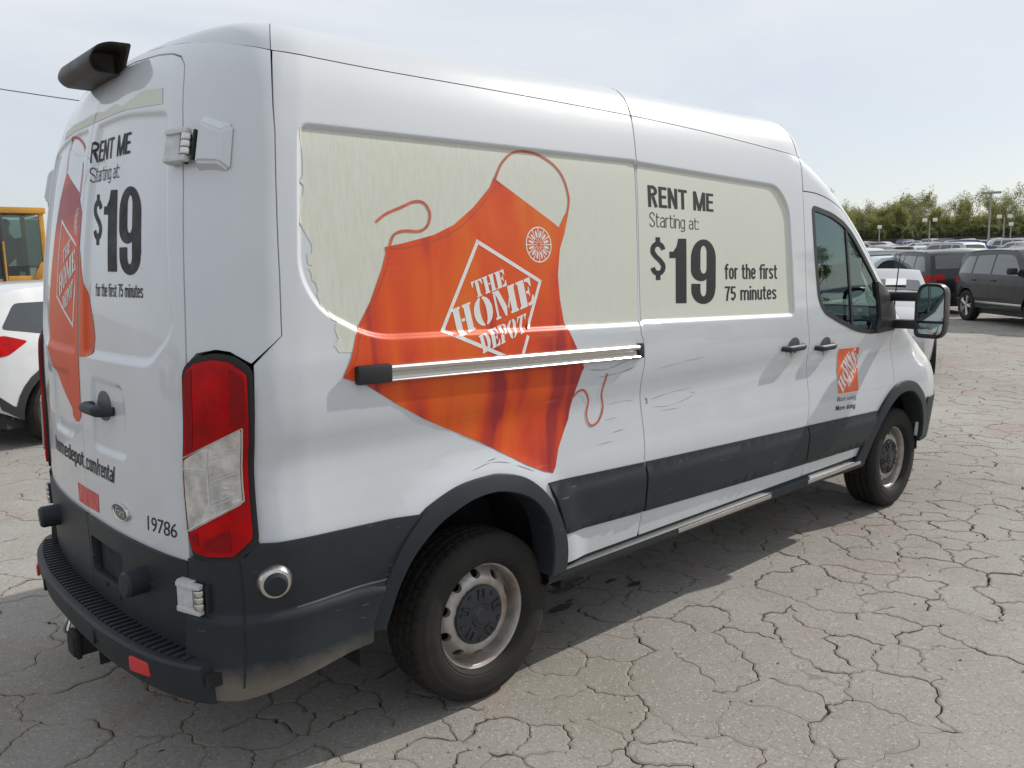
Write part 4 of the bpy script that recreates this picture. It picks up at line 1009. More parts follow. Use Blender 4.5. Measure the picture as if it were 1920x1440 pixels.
# wiper cowl
grid_obj('cowl', lambda t, z: tuple(Vector(nose(t, z))+Vector((.0, 0, .006))), ths, [1.352, 1.366, 1.380], M['rubber_trim'], VAN)
# ---- cab interior
mb = MB(); mb.box((2.30, 0, 1.25), (.04, 1.8, 1.6)); mb.build('bulkhead', M['interior'], VAN)
mb = MB(); mb.box((2.9, 0, .62), (1.3, 1.84, .06)); mb.box((3.42, 0, 1.12), (.30, 1.72, .42), Matrix.Rotation(.25, 3, 'Y'), ch=.08); mb.box((3.36, -.42, 1.33), (.2, .4, .06), ch=.02); mb.build('dashboard', M['interior'], VAN)
for y in (-.52, .52):
    mb = MB(); mb.box((2.72, y, .98), (.5, .5, .16), ch=.05); mb.box((2.50, y, 1.32), (.13, .48, .62), Matrix.Rotation(-.2, 3, 'Y'), ch=.05); mb.box((2.42, y, 1.70), (.09, .27, .18), Matrix.Rotation(-.15, 3, 'Y'), ch=.035); mb.box((2.72, y, .78), (.4, .4, .28))
    mb.build('seat', M['seat'], VAN)
mb = MB(); ring = [(3.12+.0*cos(t)-.19*sin(t)*.45, .50+.19*cos(t), 1.24+.19*sin(t)*.9) for t in [2*pi*i/28 for i in range(29)]]; mb.tube(ring, .016, 8); mb.tube([(3.12, .5, 1.24), (3.4, .5, 1.08)], .03, 8); mb.tube([(3.12, .31, 1.24), (3.12, .69, 1.24)], .018, 6)
mb.build('steering_wheel', M['interior'], VAN)
# ------------------------------------------------------------------ prints on the van
vy = [(-.766, 2.166), (-.745, 2.02), (-.757, 1.95), (-.748, 1.86), (-.712, 1.80), (-.727, 1.745), (-.715, 1.70), (-.70, 1.655), (-.66, 1.59), (-.641, 1.552), (-.648, 1.50), (-.637, 1.462), (-.59, 1.458), (-.50, 1.502), (-.3, 1.500), (.893, 1.462), (.906, 1.756), (.922, 2.156), (.5, 2.160), (-.3, 2.168)]
rng = random.Random(5)
vj = []
for i, p in enumerate(vy):
    vj.append(p)
    if i < 11:
        b = vy[i+1]
        for t in (.25, .5, .75): vj.append((p[0]+(b[0]-p[0])*t+rng.uniform(-.012, .012), p[1]+(b[1]-p[1])*t+rng.uniform(-.01, .01)))
decal('film', [vj], side, M['vinyl'], QP, grid=.035, extra=LIPS, off=.0010)
decal('film', [[(.938, 2.150), (.92, 1.756), (.912, 1.466), (2.19, 1.420), (2.206, 1.45), (2.200, 1.68), (2.181, 1.99), (2.135, 2.065), (2.06, 2.098)]], side, M['vinyl'], SD, grid=.05, extra=LIPS, off=.0010)
apron = [(.108, 2.043), (.396, 1.888), (.423, 1.87), (.462, 1.925), (.480, 1.921), (.452, 1.846), (.421, 1.785), (.402, 1.682), (.407, 1.586), (.426, 1.472), (.476, 1.383), (.518, 1.297), (.503, 1.278), (.468, 1.198), (.439, 1.088), (.368, .979), (.340, .905), (.322, .884), (.267, .902), (.184, .941), (-.04, 1.068), (-.302, 1.196), (-.422, 1.267), (-.539, 1.344), (-.589, 1.364), (-.627, 1.378), (-.592, 1.438), (-.568, 1.514), (-.497, 1.615), (-.44, 1.726), (-.419, 1.779), (-.422, 1.798), (-.34, 1.811), (-.208, 1.839), (-.115, 1.875), (-.015, 1.941), (.07, 2.016), (.094, 2.054)]
decal('apron_print', [apron], side, M['apron'], QP, grid=.03, extra=LIPS, off=.0022)
def thread(pts, w, m, parent, off=.0026, fn=side):
    return decal('strap_print', [ribbon(smooth_line(pts, 5), w)], fn, m, parent, grid=.05, step=.03, off=off)
thread([(.100, 2.05), (.14, 2.108), (.197, 2.149), (.255, 2.160), (.336, 2.152), (.419, 2.117), (.469, 2.064), (.491, 1.985), (.473, 1.921)], .0095, M['strap'], QP)
thread([(-.452, 1.881), (-.408, 1.908), (-.337, 1.933), (-.284, 1.952), (-.241, 1.949), (-.218, 1.915), (-.231, 1.873), (-.268, 1.852), (-.337, 1.852), (-.38, 1.838), (-.4, 1.803)], .0095, M['strap'], QP)
thread([(.456, 1.171), (.488, 1.198), (.528, 1.198), (.561, 1.15), (.55, 1.087), (.572, 1.042), (.624, 1.053), (.656, 1.108), (.641, 1.176), (.666, 1.257)], .009, M['strap'], QP)
M['hem'] = mat('printed_hem', (.45, .07, .03), .45, var=.3, vscale=20)
thread([(-.404, 1.795), (-.33, 1.795), (-.2, 1.822), (-.10, 1.860), (.0, 1.928), (.075, 1.998), (.112, 2.03)], .004, M['hem'], QP)
thread([(-.404, 1.77), (-.425, 1.72), (-.48, 1.615), (-.55, 1.512), (-.572, 1.44), (-.60, 1.39)], .004, M['hem'], QP)
def frame_line(pts, w, m, parent, fn=side, off=.0028):
    P = [Vector(p) for p in pts]
    for a, b in zip(P, P[1:]+P[:1]):
        d = (b-a).normalized()*w*.5; decal('print_line', [ribbon([tuple(a-d), tuple((a+b)/2), tuple(b+d)], w)], fn, m, parent, grid=.05, step=.03, off=off)
frame_line([(-.010, 1.815), (.300, 1.660), (.158, 1.352), (-.200, 1.500)], .0145, M['white_print'], QP)
logo_word('HOME', side, M['white_print'], QP, [(-.156, 1.572), (.248, 1.680), (.268, 1.576), (-.136, 1.470)])
logo_word('THE', side, M['white_print'], QP, [(-.055, 1.668), (.112, 1.713), (.124, 1.650), (-.040, 1.608)])
logo_word('DEPOT', side, M['white_print'], QP, [(-.046, 1.470), (.214, 1.540), (.196, 1.470), (-.030, 1.404)])
# white wheel of petals printed on the bib
def roundel(cx, cz, r, fn, m, parent, off=.0028):
    c = [(cx+r*cos(2*pi*i/40), cz+r*sin(2*pi*i/40)) for i in range(40)]; c2 = [(cx+r*.93*cos(2*pi*i/40), cz+r*.93*sin(2*pi*i/40)) for i in range(40)]
    decal('print_ring', [c, c2], fn, m, parent, grid=None, step=.05, off=off)
    for k in range(12):
        a = 2*pi*k/12
        decal('print_spoke', [ribbon([(cx+r*.12*cos(a), cz+r*.12*sin(a)), (cx+r*.5*cos(a), cz+r*.5*sin(a)), (cx+r*.93*cos(a), cz+r*.93*sin(a))], [.002, .003, .005])], fn, m, parent, grid=None, step=.05, off=off)
        a += pi/12
        decal('print_petal', [[(cx+r*(.60+.22*cos(t))*cos(a)-r*.07*sin(t)*sin(a), cz+r*(.60+.22*cos(t))*sin(a)+r*.07*sin(t)*cos(a)) for t in [2*pi*i/10 for i in range(10)]]], fn, m, parent, grid=None, step=.05, off=off)
roundel(.304, 1.803, .070, side, M['white_print'], QP)
BP = M['black_print']
grotesk('RENT ME', side, BP, SD, [(1.004, 2.067), (1.508, 2.045), (1.502, 1.955), (1.001, 1.966)], .165, .14, .05)
grotesk('Starting at:', side, BP, SD, [(1.007, 1.947), (1.377, 1.924), (1.373, 1.856), (1.002, 1.864)], .075, .07, .07)
grotesk('$', side, BP, SD, [(1.003, 1.835), (1.113, 1.833), (1.103, 1.640), (.993, 1.644)], .15, .12)
grotesk('for the first', side, BP, SD, [(1.578, 1.706), (2.069, 1.694), (2.066, 1.616), (1.577, 1.629)], .155, .125, .05)
grotesk('75 minutes', side, BP, SD, [(1.575, 1.594), (2.059, 1.581), (2.055, 1.508), (1.571, 1.522)], .155, .125, .05)
ONE = [[(.0, .80), (.0, .70), (.36, .70), (.36, 0), (1.0, 0), (1.0, 1), (.52, 1), (.42, .88), (.22, .80)]]
def nine():
    o = [_ell(.5, .66, .5, .34, radians(-40), radians(180), 24)]
    out = [(1.0, .66)]+_ell(.5, .70, .5, .30, 0, pi, 18)+[(0, .52)]+_ell(.40, .52, .40, .18, pi, radians(300), 8)+[(.62, .40), (.62, .22)]+_ell(.5, .20, .12, .10, 0, -pi, 8)+[(.38, .30), (.02, .30), (.02, .20)]+_ell(.5, .20, .48, .22, pi, 2*pi, 16)+[(1.0, .24)]
    hole = _ell(.5, .79, .125, .11, 0, pi, 10)+_ell(.5, .55, .125, .09, pi, 2*pi, 10)
    return [out, hole]
def shape(name, loops, fn, m, parent, quad, off=.0018):
    L = map_quad(loops, 1.0, quad); v, f = cdt([resample(l, .05) for l in L], None)
    return mesh_surf(name, [tuple(x) for x in v], [tuple(int(i) for i in t) for t in f], fn, m, parent, off, .05)
shape('lettering', ONE, side, BP, SD, [(1.142, 1.828), (1.272, 1.828), (1.256, 1.527), (1.126, 1.532)])
shape('lettering', nine(), side, BP, SD, [(1.308, 1.826), (1.511, 1.824), (1.492, 1.517), (1.289, 1.527)])
# front door logo
lq = [(2.752, 1.186), (3.024, 1.174), (2.999, .897), (2.732, .908)]
decal('logo_square', [[(a, b) for a, b in lq][::-1]], side, M['white_print'], FD, grid=.05, off=.0012)
lq2 = scaled(lq, .006)
decal('logo_square', [lq2[::-1]], side, M['orange_flat'], FD, grid=.05, off=.0020)
def in_logo(a, b):
    TL_, TR_, BR_, BL_ = [Vector(q) for q in lq]; return tuple((BL_*(1-a)+BR_*a)*(1-b)+(TL_*(1-a)+TR_*a)*b)
for w_, q_ in (('HOME', ((-.02, .26), (.78, 1.0), (1.0, .78), (.22, .02))), ('THE', ((.16, .60), (.52, .92), (.68, .76), (.32, .44))), ('DEPOT', ((.42, .26), (.90, .70), (1.0, .56), (.52, .12)))):
    logo_word(w_, side, M['white_print'], FD, [in_logo(max(.0, min(1, a)), max(0, min(1, b))) for a, b in q_])
GP = mat('grey_vinyl_print', (.16, .165, .17), .5)
lettering('More saving.', side, GP, FD, [(2.725, .897), (2.972, .885), (2.968, .846), (2.719, .858)], .004)
lettering('More doing.', side, BP, FD, [(2.707, .846), (2.966, .832), (2.962, .792), (2.705, .804)], .010)
# rear doors
grotesk('RENT ME', rear, BP, RD, [(.030, 2.204), (.402, 2.202), (.412, 2.126), (.042, 2.124)], .13, .125, .075)
grotesk('Starting at:', rear, BP, RD, [(.048, 2.110), (.332, 2.102), (.338, 2.040), (.060, 2.042)], .075, .07, .07)
grotesk('$', rear, BP, RD, [(.088, 2.011), (.178, 2.007), (.210, 1.829), (.120, 1.829)], .15, .12)
shape('lettering', ONE, rear, BP, RD, [(.204, 2.018), (.330, 2.012), (.366, 1.734), (.240, 1.735)])
shape('lettering', nine(), rear, BP, RD, [(.355, 2.019), (.530, 2.012), (.561, 1.728), (.390, 1.728)])
grotesk('for the first 75 minutes', rear, BP, RD, [(.158, 1.694), (.573, 1.692), (.574, 1.648), (.158, 1.648)], .13, .11, .055)
# one line of lettering, cut at the gap between the doors
grotesk('homedepot', rear, BP, RDL, [(-.475, 1.060), (-.008, 1.060), (-.008, .980), (-.482, .980)], .13, .11, .06)
grotesk('.com/rental', rear, BP, RD, [(.008, 1.062), (.338, 1.060), (.318, .994), (.008, .994)], .13, .11, .06)
decal('reflective_tape', [[(-.128, .844), (-.004, .844), (-.004, .920), (-.124, .920)]], rear, M['red_tape'], RDL, grid=.05)
decal('reflective_tape', [[(.004, .846), (.124, .848), (.134, .920), (.004, .920)]], rear, M['red_tape'], RD, grid=.05)
v_, f_ = text_tris('19786', -.004, .95)
surf_tris('lettering', v_, f_, rear, BP, RD, [(.575, .930), (.762, .934), (.750, .886), (.565, .878)])
# rear apron, over both doors
ra = [(-.362, 2.128), (-.05, 2.006), (-.006, 1.95), (-.006, 1.20), (-.04, 1.172), (-.08, 1.167), (-.147, 1.196), (-.272, 1.263), (-.455, 1.370), (-.56, 1.44), (-.60, 1.55), (-.55, 1.70), (-.515, 1.80), (-.49, 1.90), (-.44, 2.02)]
decal('apron_print', [ra], rear, M['apron'], RDL, grid=.035, extra=LIPW2, off=.0014)
decal('apron_print', [[(.006, 1.82), (.03, 1.74), (.072, 1.663), (.135, 1.552), (.150, 1.50), (.130, 1.440), (.09, 1.428), (.006, 1.422)]], rear, M['apron'], RD, grid=.035, extra=LIPW, off=.0014)
thread([(-.362, 2.128), (-.379, 2.206), (-.339, 2.257), (-.233, 2.245), (-.115, 2.197), (-.048, 2.11), (-.05, 2.008)], .010, M['strap'], RDL, .0020, rear)
frame_line([(-.355, 1.938), (-.078, 1.828), (-.125, 1.532), (-.392, 1.640)], .012, M['white_print'], RDL, rear, .0022)
logo_word('HOME', rear, M['white_print'], RDL, [(-.348, 1.72), (-.105, 1.825), (-.095, 1.745), (-.338, 1.635)])
logo_word('THE', rear, M['white_print'], RDL, [(-.29, 1.82), (-.18, 1.865), (-.175, 1.815), (-.285, 1.768)])
logo_word('DEPOT', rear, M['white_print'], RDL, [(-.275, 1.635), (-.12, 1.71), (-.125, 1.645), (-.27, 1.578)])
roundel(-.10, 1.925, .05, rear, M['white_print'], RDL, .0022)
# left-over film above the rear lettering
decal('film', [[(-.50, 2.300), (-.36, 2.312), (-.2, 2.310), (-.004, 2.316), (-.004, 2.276), (-.3, 2.277), (-.49, 2.268)]], rear, M['vinyl'], RDL, grid=.05)
decal('film', [[(.004, 2.316), (.10, 2.305), (.22, 2.318), (.30, 2.298), (.46, 2.330), (.62, 2.318), (.645, 2.262), (.34, 2.280), (.004, 2.277)]], rear, M['vinyl'], RD, grid=.05)
# oval badge
p, ta, tb, n = frame(rear, .368, .903); rot = Matrix((ta, n, tb)).transposed()
mb = MB(); L = []
for r, h in ((1.0, 0), (1.0, .008), (.95, .011), (.88, .010), (.84, .007)): L.append([p+rot@Vector((.070*r*cos(t), h, .030*r*sin(t))) for t in [2*pi*i/32 for i in range(33)]])
mb.grid(L); BG = mb.build('oval_badge', M['chrome'], RD)
mb = MB(); mb.add([p+rot@Vector((.060*cos(t), .0072, .0255*sin(t))) for t in [2*pi*i/32 for i in range(32)]], [tuple(range(32))]); mb.build('badge_face', M['badge_blue'], BG)
bfn = lambda a, b: tuple(p+rot@Vector((a, .0078, b)))
v_, f_ = text_tris('Ford', .006, .85, .35); surf_tris('badge_script', v_, f_, bfn, M['chrome'], BG, [(-.044, .017), (.044, .017), (.040, -.015), (-.046, -.015)], .0006)
# ---- scrapes on the flank
SCR = mat('scrape', (.24, .235, .23), .7, var=.6, vscale=60)
def scrape(pts, w, parent):
    w *= .55; k = len(smooth_line(pts, 3)); decal('scrape', [ribbon(smooth_line(pts, 3), [w*(.25+.75*abs(sin(i*2.1))) if 0 < i < k-1 else w*.1 for i in range(k)])], side, SCR, parent, grid=None, step=.05, off=.0012)
for pts, w, par in (([(.55, 1.285), (.66, 1.275), (.80, 1.30), (.88, 1.30)], .005, QP), ([(.60, 1.245), (.74, 1.250), (.86, 1.268)], .004, QP), ([(.80, 1.315), (.86, 1.318), (.89, 1.30)], .012, QP),
    ([(.68, 1.115), (.78, 1.118), (.86, 1.112)], .0035, QP), ([(.70, .99), (.79, .995)], .004, QP), ([(.60, .952), (.71, .956)], .003, QP), ([(.66, 1.05), (.75, 1.052)], .003, QP),
    ([(.945, 1.115), (.96, 1.095), (.95, 1.085)], .016, SD), ([(.98, 1.10), (1.12, 1.115), (1.30, 1.118)], .0035, SD), ([(.99, 1.065), (1.15, 1.055), (1.32, 1.085), (1.28, 1.10)], .003, SD), ([(1.05, 1.04), (1.20, 1.035)], .003, SD), ([(1.02, 1.24), (1.2, 1.255), (1.38, 1.262)], .003, SD),
    ([(-.10, .97), (.0, .985), (.10, .965)], .004, QP), ([(-.02, .992), (.03, .996)], .006, QP), ([(.12, .955), (.22, .91)], .005, QP), ([(-.60, 1.46), (-.2, 1.40)], .0015, QP)):
    scrape(pts, w, par)
# ------------------------------------------------------------------ ground
def gz(x, y):
    d = hypot(x-CAM.x, y-CAM.y); return .015*max(0, min(d, 265)-26)*sstep(20, 60, d)
def asphaltmat(name, cracks):
    """old sun-bleached asphalt: stone grain, pale dust, reddish and brown stains, pale scratches; optional crack net for the distance"""
    m = bpy.data.materials.new(name); m.use_nodes = True; t = m.node_tree; b = t.nodes['Principled BSDF']; L = t.links.new
    g = nd(t, 'ShaderNodeNewGeometry'); P = g.outputs['Position']
    def noise_(scale, detail=6, rough=.6, dist=0): n = nd(t, 'ShaderNodeTexNoise', inp={'Scale': scale, 'Detail': detail, 'Roughness': rough, 'Distortion': dist}); L(P, n.inputs['Vector']); return n.outputs[0]
    def rng_(s, a, b_, c=0, d=1): n = nd(t, 'ShaderNodeMapRange', inp={1: a, 2: b_, 3: c, 4: d}); L(s, n.inputs[0]); return n.outputs[0]
    def mix_(f, a, c, mode='MIX'):
        n = nd(t, 'ShaderNodeMix', data_type='RGBA', blend_type=mode)
        for s, i in ((f, 0), (a, 6), (c, 7)):
            if isinstance(s, (int, float)): n.inputs[i].default_value = s
            elif isinstance(s, tuple): n.inputs[i].default_value = (*s, 1)
            else: L(s, n.inputs[i])
        return n.outputs[2]
    col = mix_(rng_(noise_(1.1, 7), .32, .68), (.285, .266, .240), (.365, .348, .320))
    col = mix_(rng_(noise_(.33, 5, .6, .5), .42, .66, 0, .62), col, (.238, .216, .188))
    col = mix_(rng_(noise_(3.2, 8, .7), .56, .72, 0, .75), col, (.235, .215, .190))
    col = mix_(rng_(noise_(.9, 6, .65, .6), .54, .68, 0, .75), col, (.29, .205, .175))       # reddish leaf dust
    col = mix_(rng_(noise_(.55, 5, .6, .3), .54, .66, 0, .62), col, (.225, .210, .160))       # greenish-brown film
    col = mix_(rng_(noise_(60, 4, .8), .38, .72, .0, .50), col, (.20, .195, .185))            # stone grain
    v = nd(t, 'ShaderNodeTexVoronoi', feature='F1', inp={'Scale': 130, 'Randomness': 1}); L(P, v.inputs['Vector'])
    sx = nd(t, 'ShaderNodeSeparateColor'); L(v.outputs['Color'], sx.inputs[0])
    col = mix_(rng_(sx.outputs[0], .86, .98, 0, .55), col, (.44, .43, .41)); col = mix_(rng_(sx.outputs[1], .88, 1.0, 0, .6), col, (.12, .115, .11))
    # scattered dark specks and crumbs
    v2 = nd(t, 'ShaderNodeTexVoronoi', feature='F1', inp={'Scale': 9, 'Randomness': 1}); L(P, v2.inputs['Vector']); s2 = nd(t, 'ShaderNodeSeparateColor'); L(v2.outputs['Color'], s2.inputs[0])
    sp = nd(t, 'ShaderNodeMath', operation='LESS_THAN'); L(v2.outputs['Distance'], sp.inputs[0]); L(rng_(s2.outputs[0], .6, 1, 0, .10), sp.inputs[1]); 
    k = nd(t, 'ShaderNodeMath', operation='MULTIPLY', inp={1: .7}); L(sp.outputs[0], k.inputs[0]); col = mix_(k.outputs[0], col, (.09, .08, .07))
    # pale drag scratches
    mp = nd(t, 'ShaderNodeMapping', inp={'Scale': (.35, 9, 1), 'Rotation': (0, 0, .9)}); L(P, mp.inputs[0]); ns = nd(t, 'ShaderNodeTexNoise', inp={'Scale': 1.6, 'Detail': 3}); L(mp.outputs[0], ns.inputs['Vector'])
    col = mix_(rng_(ns.outputs[0], .70, .74, 0, .35), col, (.46, .45, .43))
    # fine hairline cracks
    mpn = nd(t, 'ShaderNodeTexNoise', inp={'Scale': 2.5, 'Detail': 5}); L(P, mpn.inputs['Vector'])
    wv = nd(t, 'ShaderNodeMix', data_type='VECTOR', inp={0: .12}); L(P, wv.inputs[4]); L(mpn.outputs[1], wv.inputs[5])
    def net(scale, w, amt, c):
        vv = nd(t, 'ShaderNodeTexVoronoi', feature='DISTANCE_TO_EDGE', inp={'Scale': scale}); L(wv.outputs[1], vv.inputs['Vector'])
        f = rng_(vv.outputs[0], w, w*.3, 0, 1); ms = rng_(noise_(1.3, 4), .42, .58, 0, amt); q = nd(t, 'ShaderNodeMath', operation='MULTIPLY'); L(f, q.inputs[0]); L(ms, q.inputs[1]); return q.outputs[0]
    hair = net(7, .014, .55, 0); col = mix_(hair, col, (.13, .115, .10))
    h = noise_(140, 5, .7); hgt = rng_(h, 0, 1, 0, .004); hh = noise_(7, 5); ad = nd(t, 'ShaderNodeMath', operation='MULTIPLY_ADD', inp={1: .006}); L(hh, ad.inputs[0]); L(hgt, ad.inputs[2]); H = ad.outputs[0]
    if cracks:
        big = net(1.9, .020, 1.0, 0); col = mix_(big, col, (.10, .085, .075))
        sb = nd(t, 'ShaderNodeMath', operation='MULTIPLY_ADD', inp={1: -.01}); L(big, sb.inputs[0]); L(H, sb.inputs[2]); H = sb.outputs[0]
    L(col, b.inputs['Base Color']); b.inputs['Roughness'].default_value = .88; b.inputs['Specular IOR Level'].default_value = .3
    bp = nd(t, 'ShaderNodeBump', inp={'Strength': .7, 'Distance': 1.0}); L(H, bp.inputs['Height']); L(bp.outputs[0], b.inputs['Normal'])
    return m
M['asphalt'] = asphaltmat('bleached_asphalt', True); M['slab'] = asphaltmat('cracked_asphalt_slab', False)
M['dirt'] = mat('crack_dirt', (.085, .070, .058), .95, var=.6, vscale=25, col2=(.16, .12, .095), bump=.8, bscale=120, bdist=.004)
M['slab_edge'] = mat('crumbled_slab_edge', (.205, .180, .152), .95, var=.5, vscale=11, col2=(.28, .25, .215), bump=.6, bscale=150)
RX0, RX1, RY0, RY1 = -3.6, 13.0, -4.4, 6.0
# the ground sheet: a ring mesh round the cracked patch, out to the horizon
rings = [1.0, 1.15, 1.5, 2.2, 3.5, 6, 11, 20, 40, 90, 220]
cxg, cyg, hxg, hyg = (RX0+RX1)/2, (RY0+RY1)/2, (RX1-RX0)/2, (RY1-RY0)/2
per = []
for i in range(24): per.append((-1+i/12, -1))
for i in range(16): per.append((1, -1+i/8))
for i in range(24): per.append((1-i/12, 1))
for i in range(16): per.append((-1, 1-i/8))
V = []; F = []
for r in rings:
    for a, b in per:
        k = min(1, (r-1)/4); n_ = hypot(a, b); ca, cb = a*(1-k)+a/n_*1.2*k, b*(1-k)+b/n_*1.9*k
        x, y = cxg+hxg*ca*r, cyg+hyg*cb*r; V.append((x, y, gz(x, y)))
N_ = len(per)
for i in range(len(rings)-1):
    for j in range(N_): F.append((i*N_+j, i*N_+(j+1) % N_, (i+1)*N_+(j+1) % N_, (i+1)*N_+j))
b0 = len(V); V += [(RX0, RY0, -.016), (RX1, RY0, -.016), (RX1, RY1, -.016), (RX0, RY1, -.016)]; F.append((b0, b0+1, b0+2, b0+3))
fm = [0]*(len(F)-1)+[1]
GROUND = mesh_obj('ground', V, [tuple(reversed(f)) if i < len(F)-1 else f for i, f in enumerate(F)], None, mats=[M['asphalt'], M['dirt']], fm=fm)
tag(GROUND, kind='structure')
bm = bmesh.new(); bm.from_mesh(GROUND.data); bmesh.ops.recalc_face_normals(bm, faces=bm.faces)
for f in bm.faces:
    if f.normal.z < 0: f.normal_flip()
bm.to_mesh(GROUND.data); bm.free()
# cracked slabs: Voronoi cells with ragged shared edges
rs = random.Random(11)
def spacing(x, y):
    n1 = noise.noise(Vector((x*.45, y*.45, 3.1))); n2 = noise.noise(Vector((x*1.4, y*1.4, 7.7)))
    s = .24+.12*n1+.09*n2
    if y > -.6: s += .28*sstep(-.6, .6, y)*sstep(3, .5, x)         # behind the van: larger plates
    s += .70*sstep(-2.0, -2.5, y)*sstep(2.6, 1.2, x)                # big sound plates
    s += .014*max(0, x-5)
    return max(.13, s)
seeds = []; cell = .15; gridd = {}
def ok(x, y, s):
    k = int(s/cell)+1; i, j = int(math.floor(x/cell)), int(math.floor(y/cell))
    for a in range(i-k, i+k+1):
        for b in range(j-k, j+k+1):
            for q in gridd.get((a, b), ()):
                if (q[0]-x)**2+(q[1]-y)**2 < s*s: return False
    return True
mg = 1.2
for _ in range(16000):
    x, y = rs.uniform(RX0-mg, RX1+mg), rs.uniform(RY0-mg, RY1+mg); s = spacing(x, y)*rs.uniform(.45, .95)
    if ok(x, y, s): seeds.append((x, y)); gridd.setdefault((int(math.floor(x/cell)), int(math.floor(y/cell))), []).append((x, y))
vo, eo, fo, _, _, _ = delaunay_2d_cdt([Vector(s) for s in seeds], [], [], 0, 1e-6)
vo = [tuple(v) for v in vo]
cc = []; tri_of = {}
for ti, f in enumerate(fo):
    (ax, ay), (bx, by), (cx_, cy_) = [vo[i] for i in f[:3]]
    d = 2*(ax*(by-cy_)+bx*(cy_-ay)+cx_*(ay-by)) or 1e-9
    ux = ((ax*ax+ay*ay)*(by-cy_)+(bx*bx+by*by)*(cy_-ay)+(cx_*cx_+cy_*cy_)*(ay-by))/d; uy = ((ax*ax+ay*ay)*(cx_-bx)+(bx*bx+by*by)*(ax-cx_)+(cx_*cx_+cy_*cy_)*(bx-ax))/d
    cc.append((ux, uy))
    for i in f[:3]: tri_of.setdefault(i, []).append(ti)
edge_cache = {}; grp = {}
def find(i):
    while grp.get(i, i) != i: i = grp[i]
    return i
pair = {}
for si in tri_of:
    for t_ in tri_of[si]: pass
te = {}
for ti, f in enumerate(fo):
    for a in range(3):
        e = (min(f[a], f[(a+1) % 3]), max(f[a], f[(a+1) % 3])); te.setdefault(e, []).append(ti)
tpair = {}
rm = random.Random(77)
for e, t_ in te.items():
    if len(t_) == 2:
        k = (min(t_), max(t_)); join = rm.random() < .22; tpair[k] = join
        if join: grp[find(e[0])] = find(e[1])
def ragged(i, j):
    """shared ragged line between two Voronoi corners, and the width of its crack"""
    k = (min(i, j), max(i, j))
    if k not in edge_cache:
        a, b = Vector(cc[k[0]]), Vector(cc[k[1]]); Ln = (b-a).length; r = random.Random(k[0]*7919+k[1]); pts = [a, b]; amp = .13
        for lev in range(4 if Ln > .20 else 3 if Ln > .10 else 2 if Ln > .04 else 1):
            q = [pts[0]]
            for u, v in zip(pts, pts[1:]):
                d = v-u; q += [u+d*r.uniform(.42, .58)+Vector((-d.y, d.x))*r.uniform(-amp, amp)*1.5, v]
            pts = q; amp *= 1.1
        edge_cache[k] = (pts, 0 if tpair.get(k) else r.choice((.0006, .001, .0015, .0020, .0028, .0038, .0060)))
    p, w = edge_cache[k]; return (p if i == k[0] else p[::-1]), w
slabs = []
for si, (sx_, sy_) in enumerate(vo):
    if not (RX0-.45 < sx_ < RX1+.45 and RY0-.45 < sy_ < RY1+.45): continue
    ts = tri_of.get(si, [])
    if len(ts) < 3: continue
    ts = sorted(ts, key=lambda t_: atan2(cc[t_][1]-sy_, cc[t_][0]-sx_)); poly = []
    bad = False
    for i in range(len(ts)):
        a, b = ts[i], ts[(i+1) % len(ts)]
        if hypot(cc[a][0]-sx_, cc[a][1]-sy_) > 2.5: bad = True; break
        if hypot(cc[a][0]-cc[b][0], cc[a][1]-cc[b][1]) < 1e-4: continue
        pts, w = ragged(a, b); wp = ragged(ts[i-1], a)[1] if hypot(cc[a][0]-cc[ts[i-1]][0], cc[a][1]-cc[ts[i-1]][1]) > 1e-4 else w
        for n_, q in enumerate(pts[:-1]):
            d = Vector((sx_, sy_))-q; l = d.length
            ww = 0 if w == 0 else w*(.35+1.3*(.5+.5*noise.noise(Vector((q.x*9, q.y*9, 1)))))+.0006
            if n_ == 0: ww = max(ww, (wp > 0)*.004) if not (w == 0 and wp == 0) else 0
            poly.append((q+d/l*min(ww, l*.4), ww))
    if bad or len(poly) < 5: continue
    slabs.append(((sx_, sy_), [p for p, w in poly], [w for p, w in poly], find(si)))
def slab_mesh(c, poly, ws, g):
    r = random.Random(g*31+7); z0 = .0032+r.uniform(-.0010, .0014); n = len(poly)
    top = [(p.x, p.y, z0-min(.0025, w*.8)) for p, w in zip(poly, ws)]; inn = []
    for p, w in zip(poly, ws):
        d = Vector(c)-p; l = d.length; q = p+d/l*min(.006+.010*(.5+.5*noise.noise(Vector((p.x*14, p.y*14, 4)))), l*.3); inn.append((q.x, q.y, z0))
    bot = [(p.x, p.y, -.02) for p in poly]
    return inn+top+bot, [tuple(range(n))]+[(n+i, n+(i+1) % n, (i+1) % n, i) for i in range(n)]+[(2*n+i, 2*n+(i+1) % n, n+(i+1) % n, n+i) for i in range(n)], [0]+[1 if ws[i] > .0012 or ws[(i+1) % n] > .0012 else 0 for i in range(n)]+[1]*n
def vis_size(c, poly, *_):
    v = Vector((c[0], c[1], 0))-CAM; d = v.dot(fwd)
    if d < .3: return 0
    px, py = v.dot(r2)/d*FPX, v.dot(u2)/d*FPX
    if abs(px) > 1010 or abs(py) > 780: return 0
    if -1.0 < c[1] < .9 and -.4 < c[0] < 4.3: return 0
    if c[1] > .9 and c[0] > .6 : return 0                      # behind the van
    area = 0
    for i in range(len(poly)): area += poly[i-1].x*poly[i].y-poly[i].x*poly[i-1].y
    return abs(area)/d**3
slabs.sort(key=lambda s: -vis_size(*s))
rest = MB(); SM = [M['slab'], M['slab_edge']]
